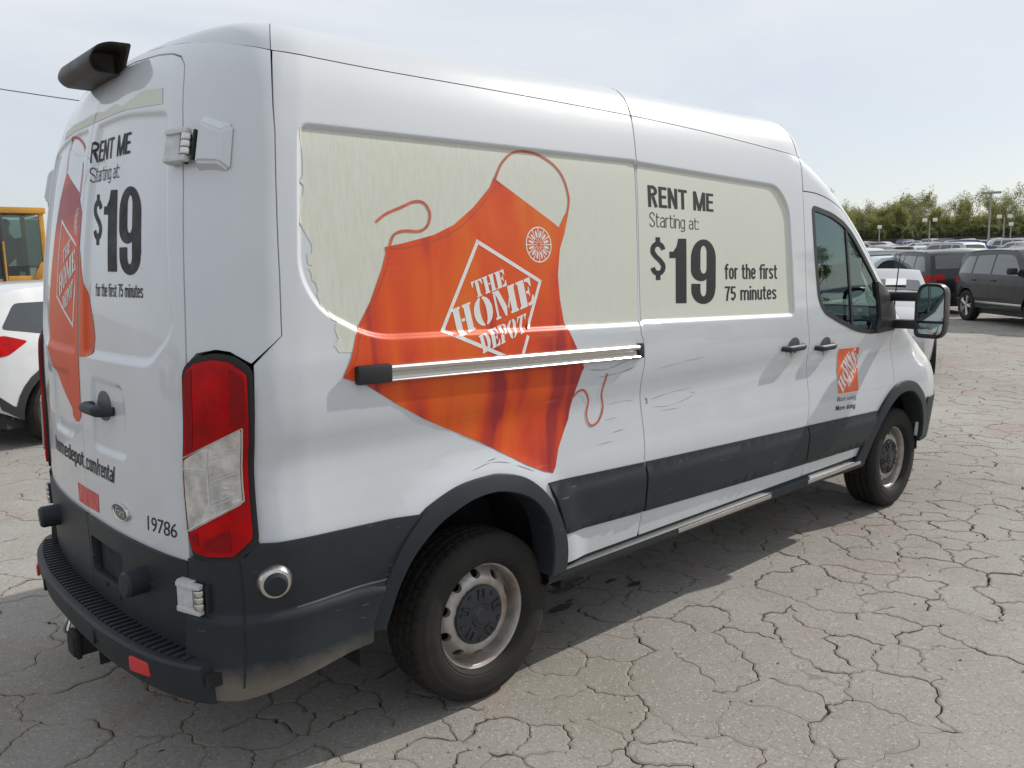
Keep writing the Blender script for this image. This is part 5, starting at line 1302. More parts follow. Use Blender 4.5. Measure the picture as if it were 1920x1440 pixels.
for i, sb in enumerate(slabs):
    v, f, fm = slab_mesh(*sb)
    if i < 300 and vis_size(*sb) > 0: mesh_obj('asphalt_slab', v, f, None, GROUND, smooth=False, mats=SM, fm=fm)
    else:
        b = len(rest.v); rest.v += v; rest.f += [tuple(k+b for k in q) for q in f]; rest.m += fm
o = rest.build('asphalt_slabs', SM, GROUND, smooth=False); tag(o, kind='stuff')
# loose grit lying on the asphalt
mb = MB(); r = random.Random(3)
for _ in range(900):
    x, y = r.uniform(-2.2, 9), r.uniform(-4, -.2) if r.random() < .75 else r.uniform(0, 6); s = r.choice((.003, .004, .005, .007, .011)) ; a = r.random()*6
    v = [Vector((cos(a+k*2*pi/5)*s*r.uniform(.6, 1), sin(a+k*2*pi/5)*s*r.uniform(.6, 1), .003)) for k in range(5)]+[Vector((0, 0, s*.7+.004))]
    mb.add([(q.x+x, q.y+y, q.z) for q in v], [(0, 1, 5), (1, 2, 5), (2, 3, 5), (3, 4, 5), (4, 0, 5)])
o = mb.build('gravel', mat('grit', (.24, .22, .20), .9, var=.6, vscale=9, col2=(.08, .07, .06)), None, smooth=False); tag(o, 'loose grit scattered over the cracked asphalt', 'gravel', kind='stuff')
# oil drips under the sill
OIL = mat('oil_stain', (.030, .029, .028), .45, var=.4, vscale=20)
mb = MB(); r = random.Random(8)
for cx_, cy_, s in ((.83, -.56, .055), (.93, -.53, .02), (1.02, -.40, .06), (1.15, -.36, .05), (1.28, -.50, .03), (1.34, -.62, .035), (.70, -.50, .014)):
    n = 22; mb.add([(cx_+cos(2*pi*k/n)*s*(1+.35*noise.noise(Vector((k*.7, cx_*9, 0))))*1.5, cy_+sin(2*pi*k/n)*s*(.55+.3*noise.noise(Vector((k*.9, 5, cy_*9)))), .0085) for k in range(n)], [tuple(range(n))])
o = mb.build('oil_stain', OIL, GROUND, smooth=False); tag(o, kind='stuff')

# ------------------------------------------------------------------ parked cars
CARS = {
 'suv': dict(w=.97, wb=(-1.48, 1.435), r=.385, sill=.36, belt=1.16, lat=.80,
   sil=[(-2.28, .42), (-2.38, .55), (-2.41, .78), (-2.36, 1.02), (-2.30, 1.14), (-2.13, 1.50), (-2.02, 1.64), (-1.85, 1.71), (-1.4, 1.75), (-.4, 1.765), (.25, 1.735), (.52, 1.685), (1.18, 1.22), (1.30, 1.155), (1.9, 1.10), (2.22, 1.02), (2.35, .88), (2.38, .62), (2.28, .40)],
   win=[[(-2.03, 1.19), (-1.34, 1.185), (-1.30, 1.60), (-1.66, 1.605), (-1.80, 1.56)], [(-1.26, 1.185), (-.42, 1.175), (-.42, 1.63), (-1.21, 1.615)], [(-.35, 1.175), (.93, 1.155), (.46, 1.56), (.25, 1.625), (-.35, 1.64)]],
   ws=(.56, 1.15), rw=(-2.27, -2.06), tail=[(-2.36, .90), (-2.02, .95), (-2.04, 1.08), (-2.30, 1.10)], head=[(2.30, .86), (1.95, .88), (1.95, 1.0), (2.22, .99)], clad=False, rails=True),
 'crossover': dict(w=.90, wb=(-1.30, 1.32), r=.345, sill=.30, belt=1.04, lat=.78,
   sil=[(-1.92, .40), (-2.03, .55), (-2.05, .75), (-2.00, .98), (-1.94, 1.06), (-1.80, 1.30), (-1.74, 1.44), (-1.78, 1.50), (-1.70, 1.535), (-1.2, 1.585), (-.4, 1.605), (.2, 1.58), (.48, 1.53), (1.12, 1.11), (1.25, 1.05), (1.75, .98), (2.0, .90), (2.12, .72), (2.12, .52), (2.02, .36)],
   win=[[(-1.80, 1.19), (-1.24, 1.09), (-1.20, 1.43), (-1.60, 1.43)], [(-1.16, 1.08), (-.40, 1.06), (-.40, 1.48), (-1.12, 1.44)], [(-.34, 1.06), (.90, 1.04), (.42, 1.44), (.20, 1.50), (-.34, 1.50)]],
   ws=(.52, 1.08), rw=(-1.93, -1.76), tail=[(-2.01, .92), (-1.80, .94), (-1.58, 1.06), (-1.80, 1.13), (-1.92, 1.11)], head=[(2.06, .72), (1.70, .76), (1.72, .88), (1.98, .86)], clad=True, rails=False),
 'sedan': dict(w=.91, wb=(-1.36, 1.42), r=.335, sill=.28, belt=.98, lat=.76,
   sil=[(-2.22, .36), (-2.33, .50), (-2.36, .74), (-2.30, .97), (-2.22, 1.01), (-1.75, 1.05), (-1.15, 1.33), (-.72, 1.43), (-.1, 1.455), (.32, 1.425), (1.10, 1.04), (1.28, .985), (1.95, .90), (2.25, .76), (2.36, .56), (2.26, .30)],
   win=[[(-1.50, 1.04), (-.40, 1.00), (-.40, 1.36), (-.72, 1.35), (-1.05, 1.26)], [(-.34, 1.00), (.86, .985), (.36, 1.33), (.05, 1.375), (-.34, 1.375)]],
   ws=(.36, 1.06), rw=(-1.72, -1.18), tail=[(-2.33, .80), (-2.0, .84), (-2.02, .96), (-2.28, .96)], head=[(2.28, .62), (1.85, .70), (1.90, .80), (2.18, .76)], clad=False, rails=False),
}
CG = mat('car_glass', (.016, .022, .026), .04, coat=1, spec=.8)
M['car_black'] = mat('car_black_plastic', (.022, .022, .023), .55, var=.3)
M['alloy'] = mat('alloy_rim', (.48, .48, .47), .3, metal=.8)
M['head'] = mat('headlamp', (.55, .56, .56), .1, coat=1, metal=.3)
def car_wheel_meshes(r):
    mb = MB(); mb.lathe([(r*.66, -.10), (r*.74, -.115), (r*.9, -.118), (r*.98, -.10), (r, -.07), (r, .07), (r*.95, .11), (r*.66, .11)], 36); a = mb
    mb = MB(); mb.lathe([(r*.60, .06), (r*.64, -.06), (r*.67, -.10), (r*.69, -.103), (r*.69, -.09)], 36)
    for k in range(5):
        t = 2*pi*k/5
        for s in (-.13, .13):
            q = [(r*.10*cos(t), -.075, r*.10*sin(t)), (r*.40*cos(t+s*.7), -.09, r*.40*sin(t+s*.7)), (r*.66*cos(t+s), -.09, r*.66*sin(t+s))]; mb.tube(q, [.035, .024, .026], 6)
    mb.lathe([(0, -.10), (r*.13, -.10), (r*.17, -.085), (r*.17, -.05)], 16)
    d = MB(); d.lathe([(0, .0), (r*.62, .0)], 24)
    return a, mb, d
def make_car(kind, paint, loc, rz, name=None):
    S = CARS[kind]; root = empty(name or {'suv': 'parked_suv', 'crossover': 'parked_crossover', 'sedan': 'parked_sedan'}[kind], loc, rz)
    sil = smooth_line(S['sil'], 3); zmax = max(z for x, z in sil); x0, x1 = min(x for x, z in sil), max(x for x, z in sil); w = S['w']
    wzc = lerp_tab([(.2, .94), (.45, .985), (.7, 1.0), (S['belt']-.08, .985), (S['belt'], .965), (zmax-.12, S['lat']+.03), (zmax+.1, S['lat']-.06)])
    def W(x):
        t = (x-(x0+x1)/2)/((x1-x0)/2); return 1-.16*abs(t)**7-.03*t*t
    def sd(x, z): return (x, -w*wzc(z)*W(x), z)
    r = S['r']; ar = r+.055; out = []
    top = [p for p in sil]; sill = S['sill']
    bot = []
    xs_ = sorted(S['wb'])
    arch = lambda cx: [(cx+ar*cos(a), max(sill*.9, r+ar*sin(a))) for a in np.linspace(-.15, pi+.15, 17)]
    lo = [(sil[0][0], sil[0][1])]
    for cx in xs_: lo += [(cx-ar-.02, sill)]+arch(cx)[::-1]+[(cx+ar+.02, sill)]
    lo.append(sil[-1]); outline = lo+top[::-1][1:-1]
    mats = [paint]
    side_o = panel('body_side', outline, sd, paint, root, grid=.10, thick=0); mirror(side_o, root)
    # top skin from bumper over the roof to the other bumper
    tt = [-1, -.985, -.95, -.85, -.6, -.3, 0, .3, .6, .85, .95, .985, 1]
    def top_pt(i, t, off=0):
        x, z = sil[i]; a = sil[max(i-1, 0)]; b = sil[min(i+1, len(sil)-1)]; d = Vector((b[0]-a[0], 0, b[1]-a[1])).normalized(); n = Vector((-d.z, 0, d.x))
        y = sd(x, z)[1]*-1; c = .055*(1-abs(t)**3.2)*(.6 if z > 1.2 else 1)
        return Vector((x, y*t, z))+n*(c+off)
    mb = MB(); mb.grid([[top_pt(i, t) for t in tt] for i in range(len(sil))]); mb.f = [tuple(reversed(f)) for f in mb.f]; mb.build('body_top', paint, root, sharp=60)
    def band(nm, xa, xb, zmin, m, lat, off=.006, par=None):
        idx = [i for i, (x, z) in enumerate(sil) if xa-.02 <= x <= xb+.02 and z > zmin]
        if len(idx) < 2: return
        mb = MB(); mb.grid([[top_pt(i, t*lat, off) for t in np.linspace(-1, 1, 11)] for i in idx]); mb.f = [tuple(reversed(f)) for f in mb.f]; return mb.build(nm, m, root)
    band('windscreen', *S['ws'], .9, CG, .90); band('rear_window', *S['rw'], .9, CG, .86)
    for q in S['win']: g = panel('side_window', rounded(q, .05, 3), sd, CG, root, grid=.15, off=.004, thick=.004); mirror(g, root)
    t_ = panel('tail_lamp', rounded(S['tail'], .03, 3), sd, M['red_lens'], root, grid=.08, off=.008, thick=.01); mirror(t_, root)
    idx = [i for i, (x, z) in enumerate(sil) if x < x0+.3 and min(p[1] for p in S['tail'])-.01 < z < max(p[1] for p in S['tail'])+.01]
    if len(idx) > 1:
        for a, b in ((-.99, -.62), (.62, .99)):
            mb = MB(); mb.grid([[top_pt(i, t, .008) for t in np.linspace(a, b, 6)] for i in idx]); mb.f = [tuple(reversed(f)) for f in mb.f]; mb.build('tail_lamp', M['red_lens'], root)
    h_ = panel('headlight', rounded(S['head'], .03, 3), sd, M['head'], root, grid=.08, off=.006, thick=.01); mirror(h_, root)
    idx = [i for i, (x, z) in enumerate(sil) if x > x1-.35 and min(p[1] for p in S['head']) < z < max(p[1] for p in S['head'])+.02]
    if len(idx) > 1:
        for a, b in ((-.99, -.66), (.66, .99)):
            mb = MB(); mb.grid([[top_pt(i, t, .006) for t in np.linspace(a, b, 5)] for i in idx]); mb.f = [tuple(reversed(f)) for f in mb.f]; mb.build('headlight', M['head'], root)
    idx = [i for i, (x, z) in enumerate(sil) if x > x1-.3 and z < min(p[1] for p in S['head'])+.06 and z > .40]
    if len(idx) > 1: mb = MB(); mb.grid([[top_pt(i, t, .005) for t in np.linspace(-.6, .6, 5)] for i in idx]); mb.f = [tuple(reversed(f)) for f in mb.f]; mb.build('grille', M['car_black'], root)
    mb = MB(); mb.box((0, 0, .36), (x1-x0-.5, w*1.66, .28)); mb.box(((x0+x1)/2, 0, .62), (x1-x0-.5, w*1.3, .3)); mb.build('underbody', M['car_black'], root)
    if S['clad']:
        lo2 = [(sil[0][0]+.02, sil[0][1]+.02)]
        for cx in xs_: lo2 += [(cx-ar-.02, sill)]+arch(cx)[::-1]+[(cx+ar+.02, sill)]
        lo2 += [(sil[-1][0], sil[-1][1]+.02)]; up = [(x1-.06, .52)]
        ar2 = ar+.075
        for cx in xs_[::-1]: up += [(cx+ar2+.03, .45)]+[(cx+ar2*cos(a), r+ar2*sin(a)) for a in np.linspace(.18, pi-.18, 13)]+[(cx-ar2-.03, .45)]
        up += [(x0+.08, .60)]; c_ = panel('wheel_arch_cladding', lo2+up, sd, M['car_black'], root, grid=.10, off=.008, thick=.01); mirror(c_, root)
        idx = [i for i, (x, z) in enumerate(sil) if x < x0+.3 and z < .66]
        mb = MB(); mb.grid([[top_pt(i, t, .008) for t in np.linspace(-.99, .99, 9)] for i in idx]); mb.f = [tuple(reversed(f)) for f in mb.f]; mb.build('rear_bumper', M['car_black'], root)
    if S['rails']:
        mb = MB(); ps = [(x, -w*wzc(1.70)*.98, 1.755-.03*(x+.6)**2) for x in np.linspace(-1.7, .3, 10)]; mb.tube(ps, .018, 6); o = mb.build('roof_rail', M['chrome'], root); mirror(o, root)
        mb = MB(); mb.box((0, -w*.99, .50), (2.0, .02, .05), ch=.008); o = mb.build('door_moulding', M['chrome'], root); mirror(o, root)
    mb = MB(); bx, bz_ = S['win'][-1][1][0]-.22, S['belt']+.05; mb.box((bx, -w*1.08, bz_+.05), (.13, .20, .15), ch=.04); mb.box((bx+.03, -w*.98, bz_), (.06, .12, .04)); o = mb.build('wing_mirror', M['car_black'], root); mirror(o, root)
    for q in S['win'][-2:]:
        hx = min(a for a, b in q)+.12; mb = MB(); p_ = sd(hx, S['belt']-.14); mb.tube([(hx-.09, p_[1]-.005, p_[2]), (hx-.05, p_[1]-.035, p_[2]+.01), (hx+.06, p_[1]-.035, p_[2]+.01), (hx+.10, p_[1]-.005, p_[2])], .014, 6); o = mb.build('door_handle', M['car_black'], root); mirror(o, root)
    a, b, d = car_wheel_meshes(r); first = None
    for cx in xs_:
        for s in (1, -1):
            if first is None:
                first = a.build('wheel', M['tyre'], root); b.build('rim', M['alloy'], first); d.build('brake_disc', M['car_black'], first); k = first
            else:
                k = first.copy(); C.objects.link(k); k.parent = root
                for c in first.children: e = c.copy(); C.objects.link(e); e.parent = k
            k.location = (cx, -s*(w-.125), r); k.scale = (1, s, 1)
    return root
PAINTS = {}
def cpaint(n, col, metal=.25):
    if n not in PAINTS: PAINTS[n] = mat('car_paint_'+n, col, .42, metal=metal, coat=.7, spec=.12, var=.10, vscale=3)
    return PAINTS[n]
PC = dict(white=(.58, .595, .61), silver=(.48, .49, .50), grey=(.16, .17, .18), black=(.014, .015, .017), green_black=(.008, .014, .015), blue=(.05, .09, .19), red=(.28, .02, .02), pale_blue=(.58, .66, .70), tan=(.36, .33, .28), bronze=(.12, .10, .085))
P_ = lambda n: cpaint(n, PC[n], 0 if n in ('white', 'black', 'green_black') else .35)
def copy_car(src, paint, loc, rz):
    m_old = [c for c in src.children if c.name.startswith('body_top')][0].data.materials[0]
    def rec(o, par):
        c = o.copy(); C.objects.link(c); c.parent = par
        if o.type == 'MESH' and o.data.materials and o.data.materials[0] == m_old:
            c.material_slots[0].link = 'OBJECT'; c.material_slots[0].material = paint
        for k in o.children: rec(k, c)
        return c
    c = rec(src, None); c.location = loc; c.rotation_euler = (0, 0, rz); return c
def flat_car(src):
    """one mesh with every part of a car, for the far rows"""
    V = []; F = []; fm = []; mats = []
    m_old = [c for c in src.children if c.name.startswith('body_top')][0].data.materials[0]; mats.append(m_old)
    def rec(o, mt):
        nonlocal V, F
        mtx = mt @ Matrix.LocRotScale(o.location, o.rotation_euler, o.scale) if o is not src else Matrix()
        if o.type == 'MESH':
            m = o.data.materials[0]
            if m not in mats: mats.append(m)
            k = mats.index(m); b = len(V); V += [tuple(mtx @ v.co) for v in o.data.vertices]; flip = o.scale[1]*mtx.determinant() < 0 and mtx.determinant() < 0
            for p in o.data.polygons:
                ids = [i+b for i in p.vertices]; F.append(ids[::-1] if mtx.determinant() < 0 else ids); fm.append(k)
        for c in o.children: rec(c, mtx)
    rec(src, Matrix()); me = bpy.data.meshes.new('far_car'); me.from_pydata(V, [], F); [me.materials.append(m) for m in mats]; me.polygons.foreach_set('material_index', fm); me.shade_smooth(); me.set_sharp_from_angle(angle=radians(50)); return me
def at(px, D):
    """ground point in the direction of a view angle (degrees to the right of the lens axis), D metres off"""
    a = YAW-radians(px); x, y = CAM.x+D*cos(a), CAM.y+D*sin(a); return (x, y, gz(x, y))
jeep = make_car('suv', P_('green_black'), (20.4, 2.94, 0), radians(226)); tag(jeep, 'dark green-black SUV with silver alloy wheels and chrome door strip, parked on open asphalt', 'SUV')
cw = make_car('crossover', P_('white'), (.93, 7.42, 0), radians(30)); tag(cw, 'white crossover with black wheel-arch cladding parked in front of the yellow loader', 'crossover')
sv = make_car('sedan', P_('silver'), (*at(23.2, 14.6)[:2], 0), radians(203)); tag(sv, 'silver sedan with white paper on its windscreen seen behind the van mirror', 'sedan')
mb = MB(); mb.box((0, 0, 0), (.20, .28, .002)); pp = mb.build('paper_sheet', mat('white_paper', (.8, .8, .78), .8)); pp.matrix_world = Matrix.Translation(sv.location) @ Matrix.Rotation(radians(203), 4, 'Z') @ Matrix.Translation((.72, .35, 1.31)) @ Matrix.Rotation(radians(27), 4, 'Y')
tag(pp, 'white paper sheet lying on the silver sedan windscreen', 'paper')
bs_ = copy_car(jeep, P_('black'), (*at(26.3, 28.4)[:2], 0), radians(43)); tag(bs_, 'glossy black SUV parked tail-on beside the dark green-black SUV', 'SUV')
pb = copy_car(cw, P_('pale_blue'), (*at(23.5, 29.0)[:2], 0), radians(150)); tag(pb, 'pale blue crossover parked behind the silver sedan', 'crossover')
FAR = {'suv': flat_car(jeep), 'crossover': flat_car(cw), 'sedan': flat_car(sv)}
rc = random.Random(21); nfar = {}
cols = ['white', 'white', 'white', 'silver', 'silver', 'grey', 'black', 'grey', 'white', 'red', 'blue', 'tan', 'bronze', 'silver']
for row, (D, step_, a0, a1) in enumerate(((36, 4.6, 19.5, 34), (46, 3.6, 19, 34), (58, 2.9, 19, 34.5), (72, 2.3, 18.6, 34.5), (90, 1.9, 18.6, 34.5), (112, 1.55, 18.6, 34.5), (140, 1.3, 18.6, 34.5), (172, 1.1, 18.6, 34.5))):
    a = a0+rc.uniform(0, step_)
    base = rc.choice((60, 110, 240, 300))
    while a < a1:
        k = rc.choice(('suv', 'crossover', 'sedan', 'crossover', 'suv')); c = rc.choice(cols)
        if rc.random() < .86:
            nm = {'suv': 'parked_suv', 'crossover': 'parked_crossover', 'sedan': 'parked_sedan'}[k]
            o = bpy.data.objects.new(nm, FAR[k]); C.objects.link(o); o.location = at(a, D+rc.uniform(-1.2, 1.2)); o.rotation_euler = (0, 0, radians(base+rc.uniform(-5, 5)+(180 if rc.random() < .3 else 0)))
            o.material_slots[0].link = 'OBJECT'; o.material_slots[0].material = P_(c)
            dist = 'in the rows just beyond the black SUV' if D < 60 else 'in the distant rows of the lot' if D < 100 else 'in the farthest rows below the trees'
            cat = {'suv': 'SUV', 'crossover': 'crossover', 'sedan': 'sedan'}[k]
            tag(o, f'{c.replace("_", " ")} {cat} parked {dist}', cat, f'{c} {cat}s {dist}')
        a += step_*rc.uniform(.9, 1.25)
# cars standing out of the frame on the near side, mirrored in the door glass
for k, c, p_, rz_ in (('suv', 'white', (15.5, -8.2), 200), ('sedan', 'grey', (13.2, -5.4), 120), ('crossover', 'silver', (23, -12), 80)):
    o = bpy.data.objects.new({'suv': 'parked_suv', 'crossover': 'parked_crossover', 'sedan': 'parked_sedan'}[k], FAR[k]); C.objects.link(o); o.location = (*p_, 0); o.rotation_euler = (0, 0, radians(rz_)); o.material_slots[0].link = 'OBJECT'; o.material_slots[0].material = P_(c)
    cat = {'suv': 'SUV', 'crossover': 'crossover', 'sedan': 'sedan'}[k]; tag(o, f'{c} {cat} parked alone on the open asphalt facing the van flank', cat)

k_ = 0
for i in range(9):  # unseen row, added to give the van flank something to reflect
    k, c = rc.choice(('suv', 'crossover', 'sedan')), rc.choice(cols); x, y = -9+i*4.3, -15.5+rc.uniform(-.6, .6)
    o = bpy.data.objects.new({'suv': 'parked_suv', 'crossover': 'parked_crossover', 'sedan': 'parked_sedan'}[k], FAR[k]); C.objects.link(o); o.location = (x, y, gz(x, y)); o.rotation_euler = (0, 0, radians(90+rc.uniform(-4, 4))); o.material_slots[0].link = 'OBJECT'; o.material_slots[0].material = P_(c)
    cat = {'suv': 'SUV', 'crossover': 'crossover', 'sedan': 'sedan'}[k]; tag(o, f'{c} {cat} added out of view to reflect in the van flank', cat, f'{c} {cat}s added out of view to reflect in the van flank')
for i in range(6):  # unseen cars behind the camera, added for reflections in the rear doors
    k, c = rc.choice(('suv', 'crossover', 'sedan')), rc.choice(cols); x, y = -12.5+rc.uniform(-.5, .5), -7+i*3.4
    o = bpy.data.objects.new({'suv': 'parked_suv', 'crossover': 'parked_crossover', 'sedan': 'parked_sedan'}[k], FAR[k]); C.objects.link(o); o.location = (x, y, gz(x, y)); o.rotation_euler = (0, 0, radians(rc.uniform(-4, 4))); o.material_slots[0].link = 'OBJECT'; o.material_slots[0].material = P_(c)
    cat = {'suv': 'SUV', 'crossover': 'crossover', 'sedan': 'sedan'}[k]; tag(o, f'{c} {cat} added out of view to reflect in the rear doors', cat, f'{c} {cat}s added out of view to reflect in the rear doors')
# ------------------------------------------------------------------ yellow wheel loader
M['yellow'] = mat('loader_yellow', (.62, .30, .03), .45, var=.25, vscale=4, col2=(.45, .22, .035), coat=.2)
M['ldark'] = mat('loader_dark_frame', (.05, .053, .056), .55, var=.3)
M['cabglass'] = glassmat('loader_cab_glass', (.55, .66, .64))
LD = empty('wheel_loader', (1.75, 16.05, gz(1.75, 16.05))); tag(LD, 'yellow wheel loader with glazed cab behind the white crossover', 'loader')
def part(name, m, boxes, par=LD, tubes=()):
    mb = MB()
    for b in boxes: mb.box(b[0], b[1], b[2] if len(b) > 2 else None, ch=b[3] if len(b) > 3 else .02)
    for p, r in tubes: mb.tube(p, r, 10)
    return mb.build(name, m, par)
# the cab runs from x -.85 to .75, y -.8 to .8, z 1.45 to 2.95 (local)
part('cab_roof', M['yellow'], [((-.05, 0, 2.90), (1.66, 1.62, .12))])
for x, y, m_ in ((.70, -.74, 'yellow'), (.70, .74, 'yellow'), (-.80, -.74, 'yellow'), (-.80, .74, 'yellow')): part('cab_post', M[m_], [((x, y, 2.18), (.09, .09, 1.36))])
part('door_post', M['ldark'], [((-.02, -.765, 2.18), (.10, .06, 1.36))]); part('door_frame', M['ldark'], [((-.42, -.77, 2.80), (.72, .04, .07)), ((-.42, -.77, 1.62), (.72, .04, .07)), ((-.10, -.77, 2.2), (.06, .04, 1.2)), ((-.74, -.77, 2.2), (.06, .04, 1.2))])
part('cab_sill', M['yellow'], [((-.05, -.74, 1.56), (1.6, .09, .16)), ((-.05, .74, 1.56), (1.6, .09, .16)), ((-.82, 0, 1.56), (.07, 1.5, .16))])
part('corner_panel', M['yellow'], [((.60, -.775, 1.72), (.36, .05, .14), Matrix.Rotation(radians(-62), 3, 'Y'))])
for c, d in (((.34, -.745, 2.2), (.62, .008, 1.2)), ((-.42, -.745, 2.2), (.64, .008, 1.2)), ((-.05, .745, 2.2), (1.4, .008, 1.2)), ((-.80, 0, 2.2), (.008, 1.4, 1.2)), ((.70, 0, 2.3), (.008, 1.4, 1.0))): part('cab_window', M['cabglass'], [(c, d, None, 0)])
part('cab_floor', M['ldark'], [((-.05, 0, 1.44), (1.62, 1.62, .10)), ((.1, -.84, 1.40), (1.5, .12, .06))])
part('operator_seat', M['ldark'], [((.22, 0, 1.78), (.5, .5, .12)), ((.46, 0, 2.1), (.12, .48, .6)), ((.22, 0, 1.6), (.3, .3, .3))])
part('steering_column', M['ldark'], [], tubes=[([(-.5, 0, 1.5), (-.32, 0, 2.0)], .04), ([(-.32+.05*sin(t), .18*cos(t), 2.0+.17*sin(t)) for t in np.linspace(0, 2*pi, 15)], .018)])
part('engine_hood', M['yellow'], [((1.9, 0, 1.75), (2.1, 1.5, .85), None, .10)]); part('counterweight', M['yellow'], [((2.9, 0, 1.15), (.5, 1.9, .8), None, .08)])
part('chassis', M['ldark'], [((.9, 0, 1.1), (3.6, 1.3, .55), None, .05), ((-1.6, 0, 1.0), (1.6, .9, .5), None, .05)])
part('exhaust_stack', M['ldark'], [], tubes=[([(.98, -.45, 2.1), (.98, -.45, 3.15), (.98, -.45, 3.33)], .055)]); part('exhaust_tip', M['chrome'], [], tubes=[([(.98, -.45, 3.33), (1.0, -.45, 3.45)], .06)])
part('loader_arm', M['yellow'], [((-2.2, -.6, 1.25), (2.6, .18, .35), Matrix.Rotation(radians(-18), 3, 'Y')), ((-2.2, .6, 1.25), (2.6, .18, .35), Matrix.Rotation(radians(-18), 3, 'Y'))])
mb = MB(); sec = [(-3.2, 1.2), (-3.05, .6), (-3.3, .2), (-4.2, .12), (-4.2, .18), (-3.4, .28), (-3.15, .62), (-3.28, 1.2)]
mb.add([(a, -1.35, b) for a, b in sec]+[(a, 1.35, b) for a, b in sec], [(i, (i+1) % 8, 8+(i+1) % 8, 8+i) for i in range(8)]+[tuple(range(8)), tuple(range(15, 7, -1))]); mb.build('bucket', M['ldark'], LD)
for x in (-1.45, 1.75):
    for s in (-1, 1):
        mb = MB(); mb.lathe([(.36, -.22), (.42, -.27), (.62, -.27), (.70, -.22), (.74, -.18), (.74, .18), (.70, .22), (.62, .27), (.36, .22)], 30)
        for k in range(20):
            a = 2*pi*k/20
            for q in (-1, 1): mb.box((.745*cos(a), q*.11, .745*sin(a)), (.06, .22, .07), Matrix.Rotation(-a, 3, 'Y') @ Matrix.Rotation(q*.5, 3, 'X'))
        w = mb.build('wheel', M['tyre'], LD); w.location = (x, s*.95, .76)
        mb = MB(); mb.lathe([(0, -.12*1), (.12, -.14), (.18, -.08), (.33, -.10), (.37, -.2), (.38, .2)], 24); mb.build('rim', M['yellow'], w)
part('hand_rail', M['yellow'], [], tubes=[([(-.02, -.86, 1.5), (-.02, -.86, 2.3)], .018)])
# the operator: one skinned body, seated, facing the loader's front
def skinned(name, joints, bones, m, parent=None, sub=2):
    me = bpy.data.meshes.new(name); me.from_pydata([j[0] for j in joints], bones, []); o = bpy.data.objects.new(name, me); C.objects.link(o)
    sk = o.modifiers.new('skin', 'SKIN'); sk.use_smooth_shade = True
    for i, j in enumerate(joints): me.skin_vertices[0].data[i].radius = (j[1], j[1]) if not isinstance(j[1], tuple) else j[1]
    me.skin_vertices[0].data[0].use_root = True
    ss = o.modifiers.new('sub', 'SUBSURF'); ss.levels = sub; ss.render_levels = sub
    bpy.context.view_layer.update(); dg = bpy.context.evaluated_depsgraph_get(); m2 = bpy.data.meshes.new_from_object(o.evaluated_get(dg)); bpy.data.objects.remove(o)
    m2.materials.clear()
    for x in m: m2.materials.append(x)
    m2.shade_smooth(); o2 = bpy.data.objects.new(name, m2); C.objects.link(o2); o2.parent = parent; return o2
jx = [((.28, 0, 1.93), .15), ((.30, 0, 2.12), (.13, .17)), ((.28, 0, 2.34), (.12, .19)), ((.25, 0, 2.44), .075), ((.22, 0, 2.50), .06), ((.20, 0, 2.60), .10), ((.19, 0, 2.70), .085),
      ((.26, -.20, 2.36), .065), ((.18, -.27, 2.14), .05), ((-.04, -.22, 2.06), .04), ((-.16, -.17, 2.08), .03), ((-.22, -.15, 2.09), .025),
      ((.26, .20, 2.36), .065), ((.18, .27, 2.14), .05), ((-.04, .22, 2.06), .04), ((-.16, .17, 2.08), .03), ((-.22, .15, 2.09), .025),
      ((.16, -.12, 1.92), .095), ((-.18, -.16, 1.95), .07), ((-.26, -.16, 1.62), .05), ((-.38, -.16, 1.54), .04),
      ((.16, .12, 1.92), .095), ((-.18, .16, 1.95), .07), ((-.26, .16, 1.62), .05), ((-.38, .16, 1.54), .04)]
bn = [(0, 1), (1, 2), (2, 3), (3, 4), (4, 5), (5, 6), (2, 7), (7, 8), (8, 9), (9, 10), (10, 11), (2, 12), (12, 13), (13, 14), (14, 15), (15, 16), (0, 17), (17, 18), (18, 19), (19, 20), (0, 21), (21, 22), (22, 23), (23, 24)]
SK = mat('skin', (.34, .20, .14), .55, var=.15); JK = mat('work_jacket', (.055, .065, .06), .85, var=.3); TR = mat('work_trousers', (.04, .045, .06), .85, var=.3)
op = skinned('person', jx, bn, [JK, SK, TR])
for p in op.data.polygons:
    c = p.center; p.material_index = 1 if c.z > 2.47 or (c.x < -.13 and c.z > 2.0) else 2 if c.z < 1.99 and c.x < .25 else 0
op.location = LD.location
tag(op, 'person in dark jacket and cap seated at the loader controls', 'person')
mb = MB(); mb.lathe([(0, .135), (.06, .125), (.10, .085), (.115, .02), (.112, 0)], 18, 'z', c=(.20, 0, 2.645)); mb.box((.07, 0, 2.655), (.11, .15, .012), ch=.005); mb.build('cap', M['ldark'], op)
mb = MB(); mb.box((.092, 0, 2.60), (.03, .03, .05), ch=.01)
for s in (-1, 1): mb.box((.108, s*.038, 2.625), (.012, .026, .012), ch=.004); mb.box((.20, s*.10, 2.605), (.04, .018, .055), ch=.006)
mb.box((.108, 0, 2.548), (.010, .045, .010), ch=.003); mb.build('face', SK, op)

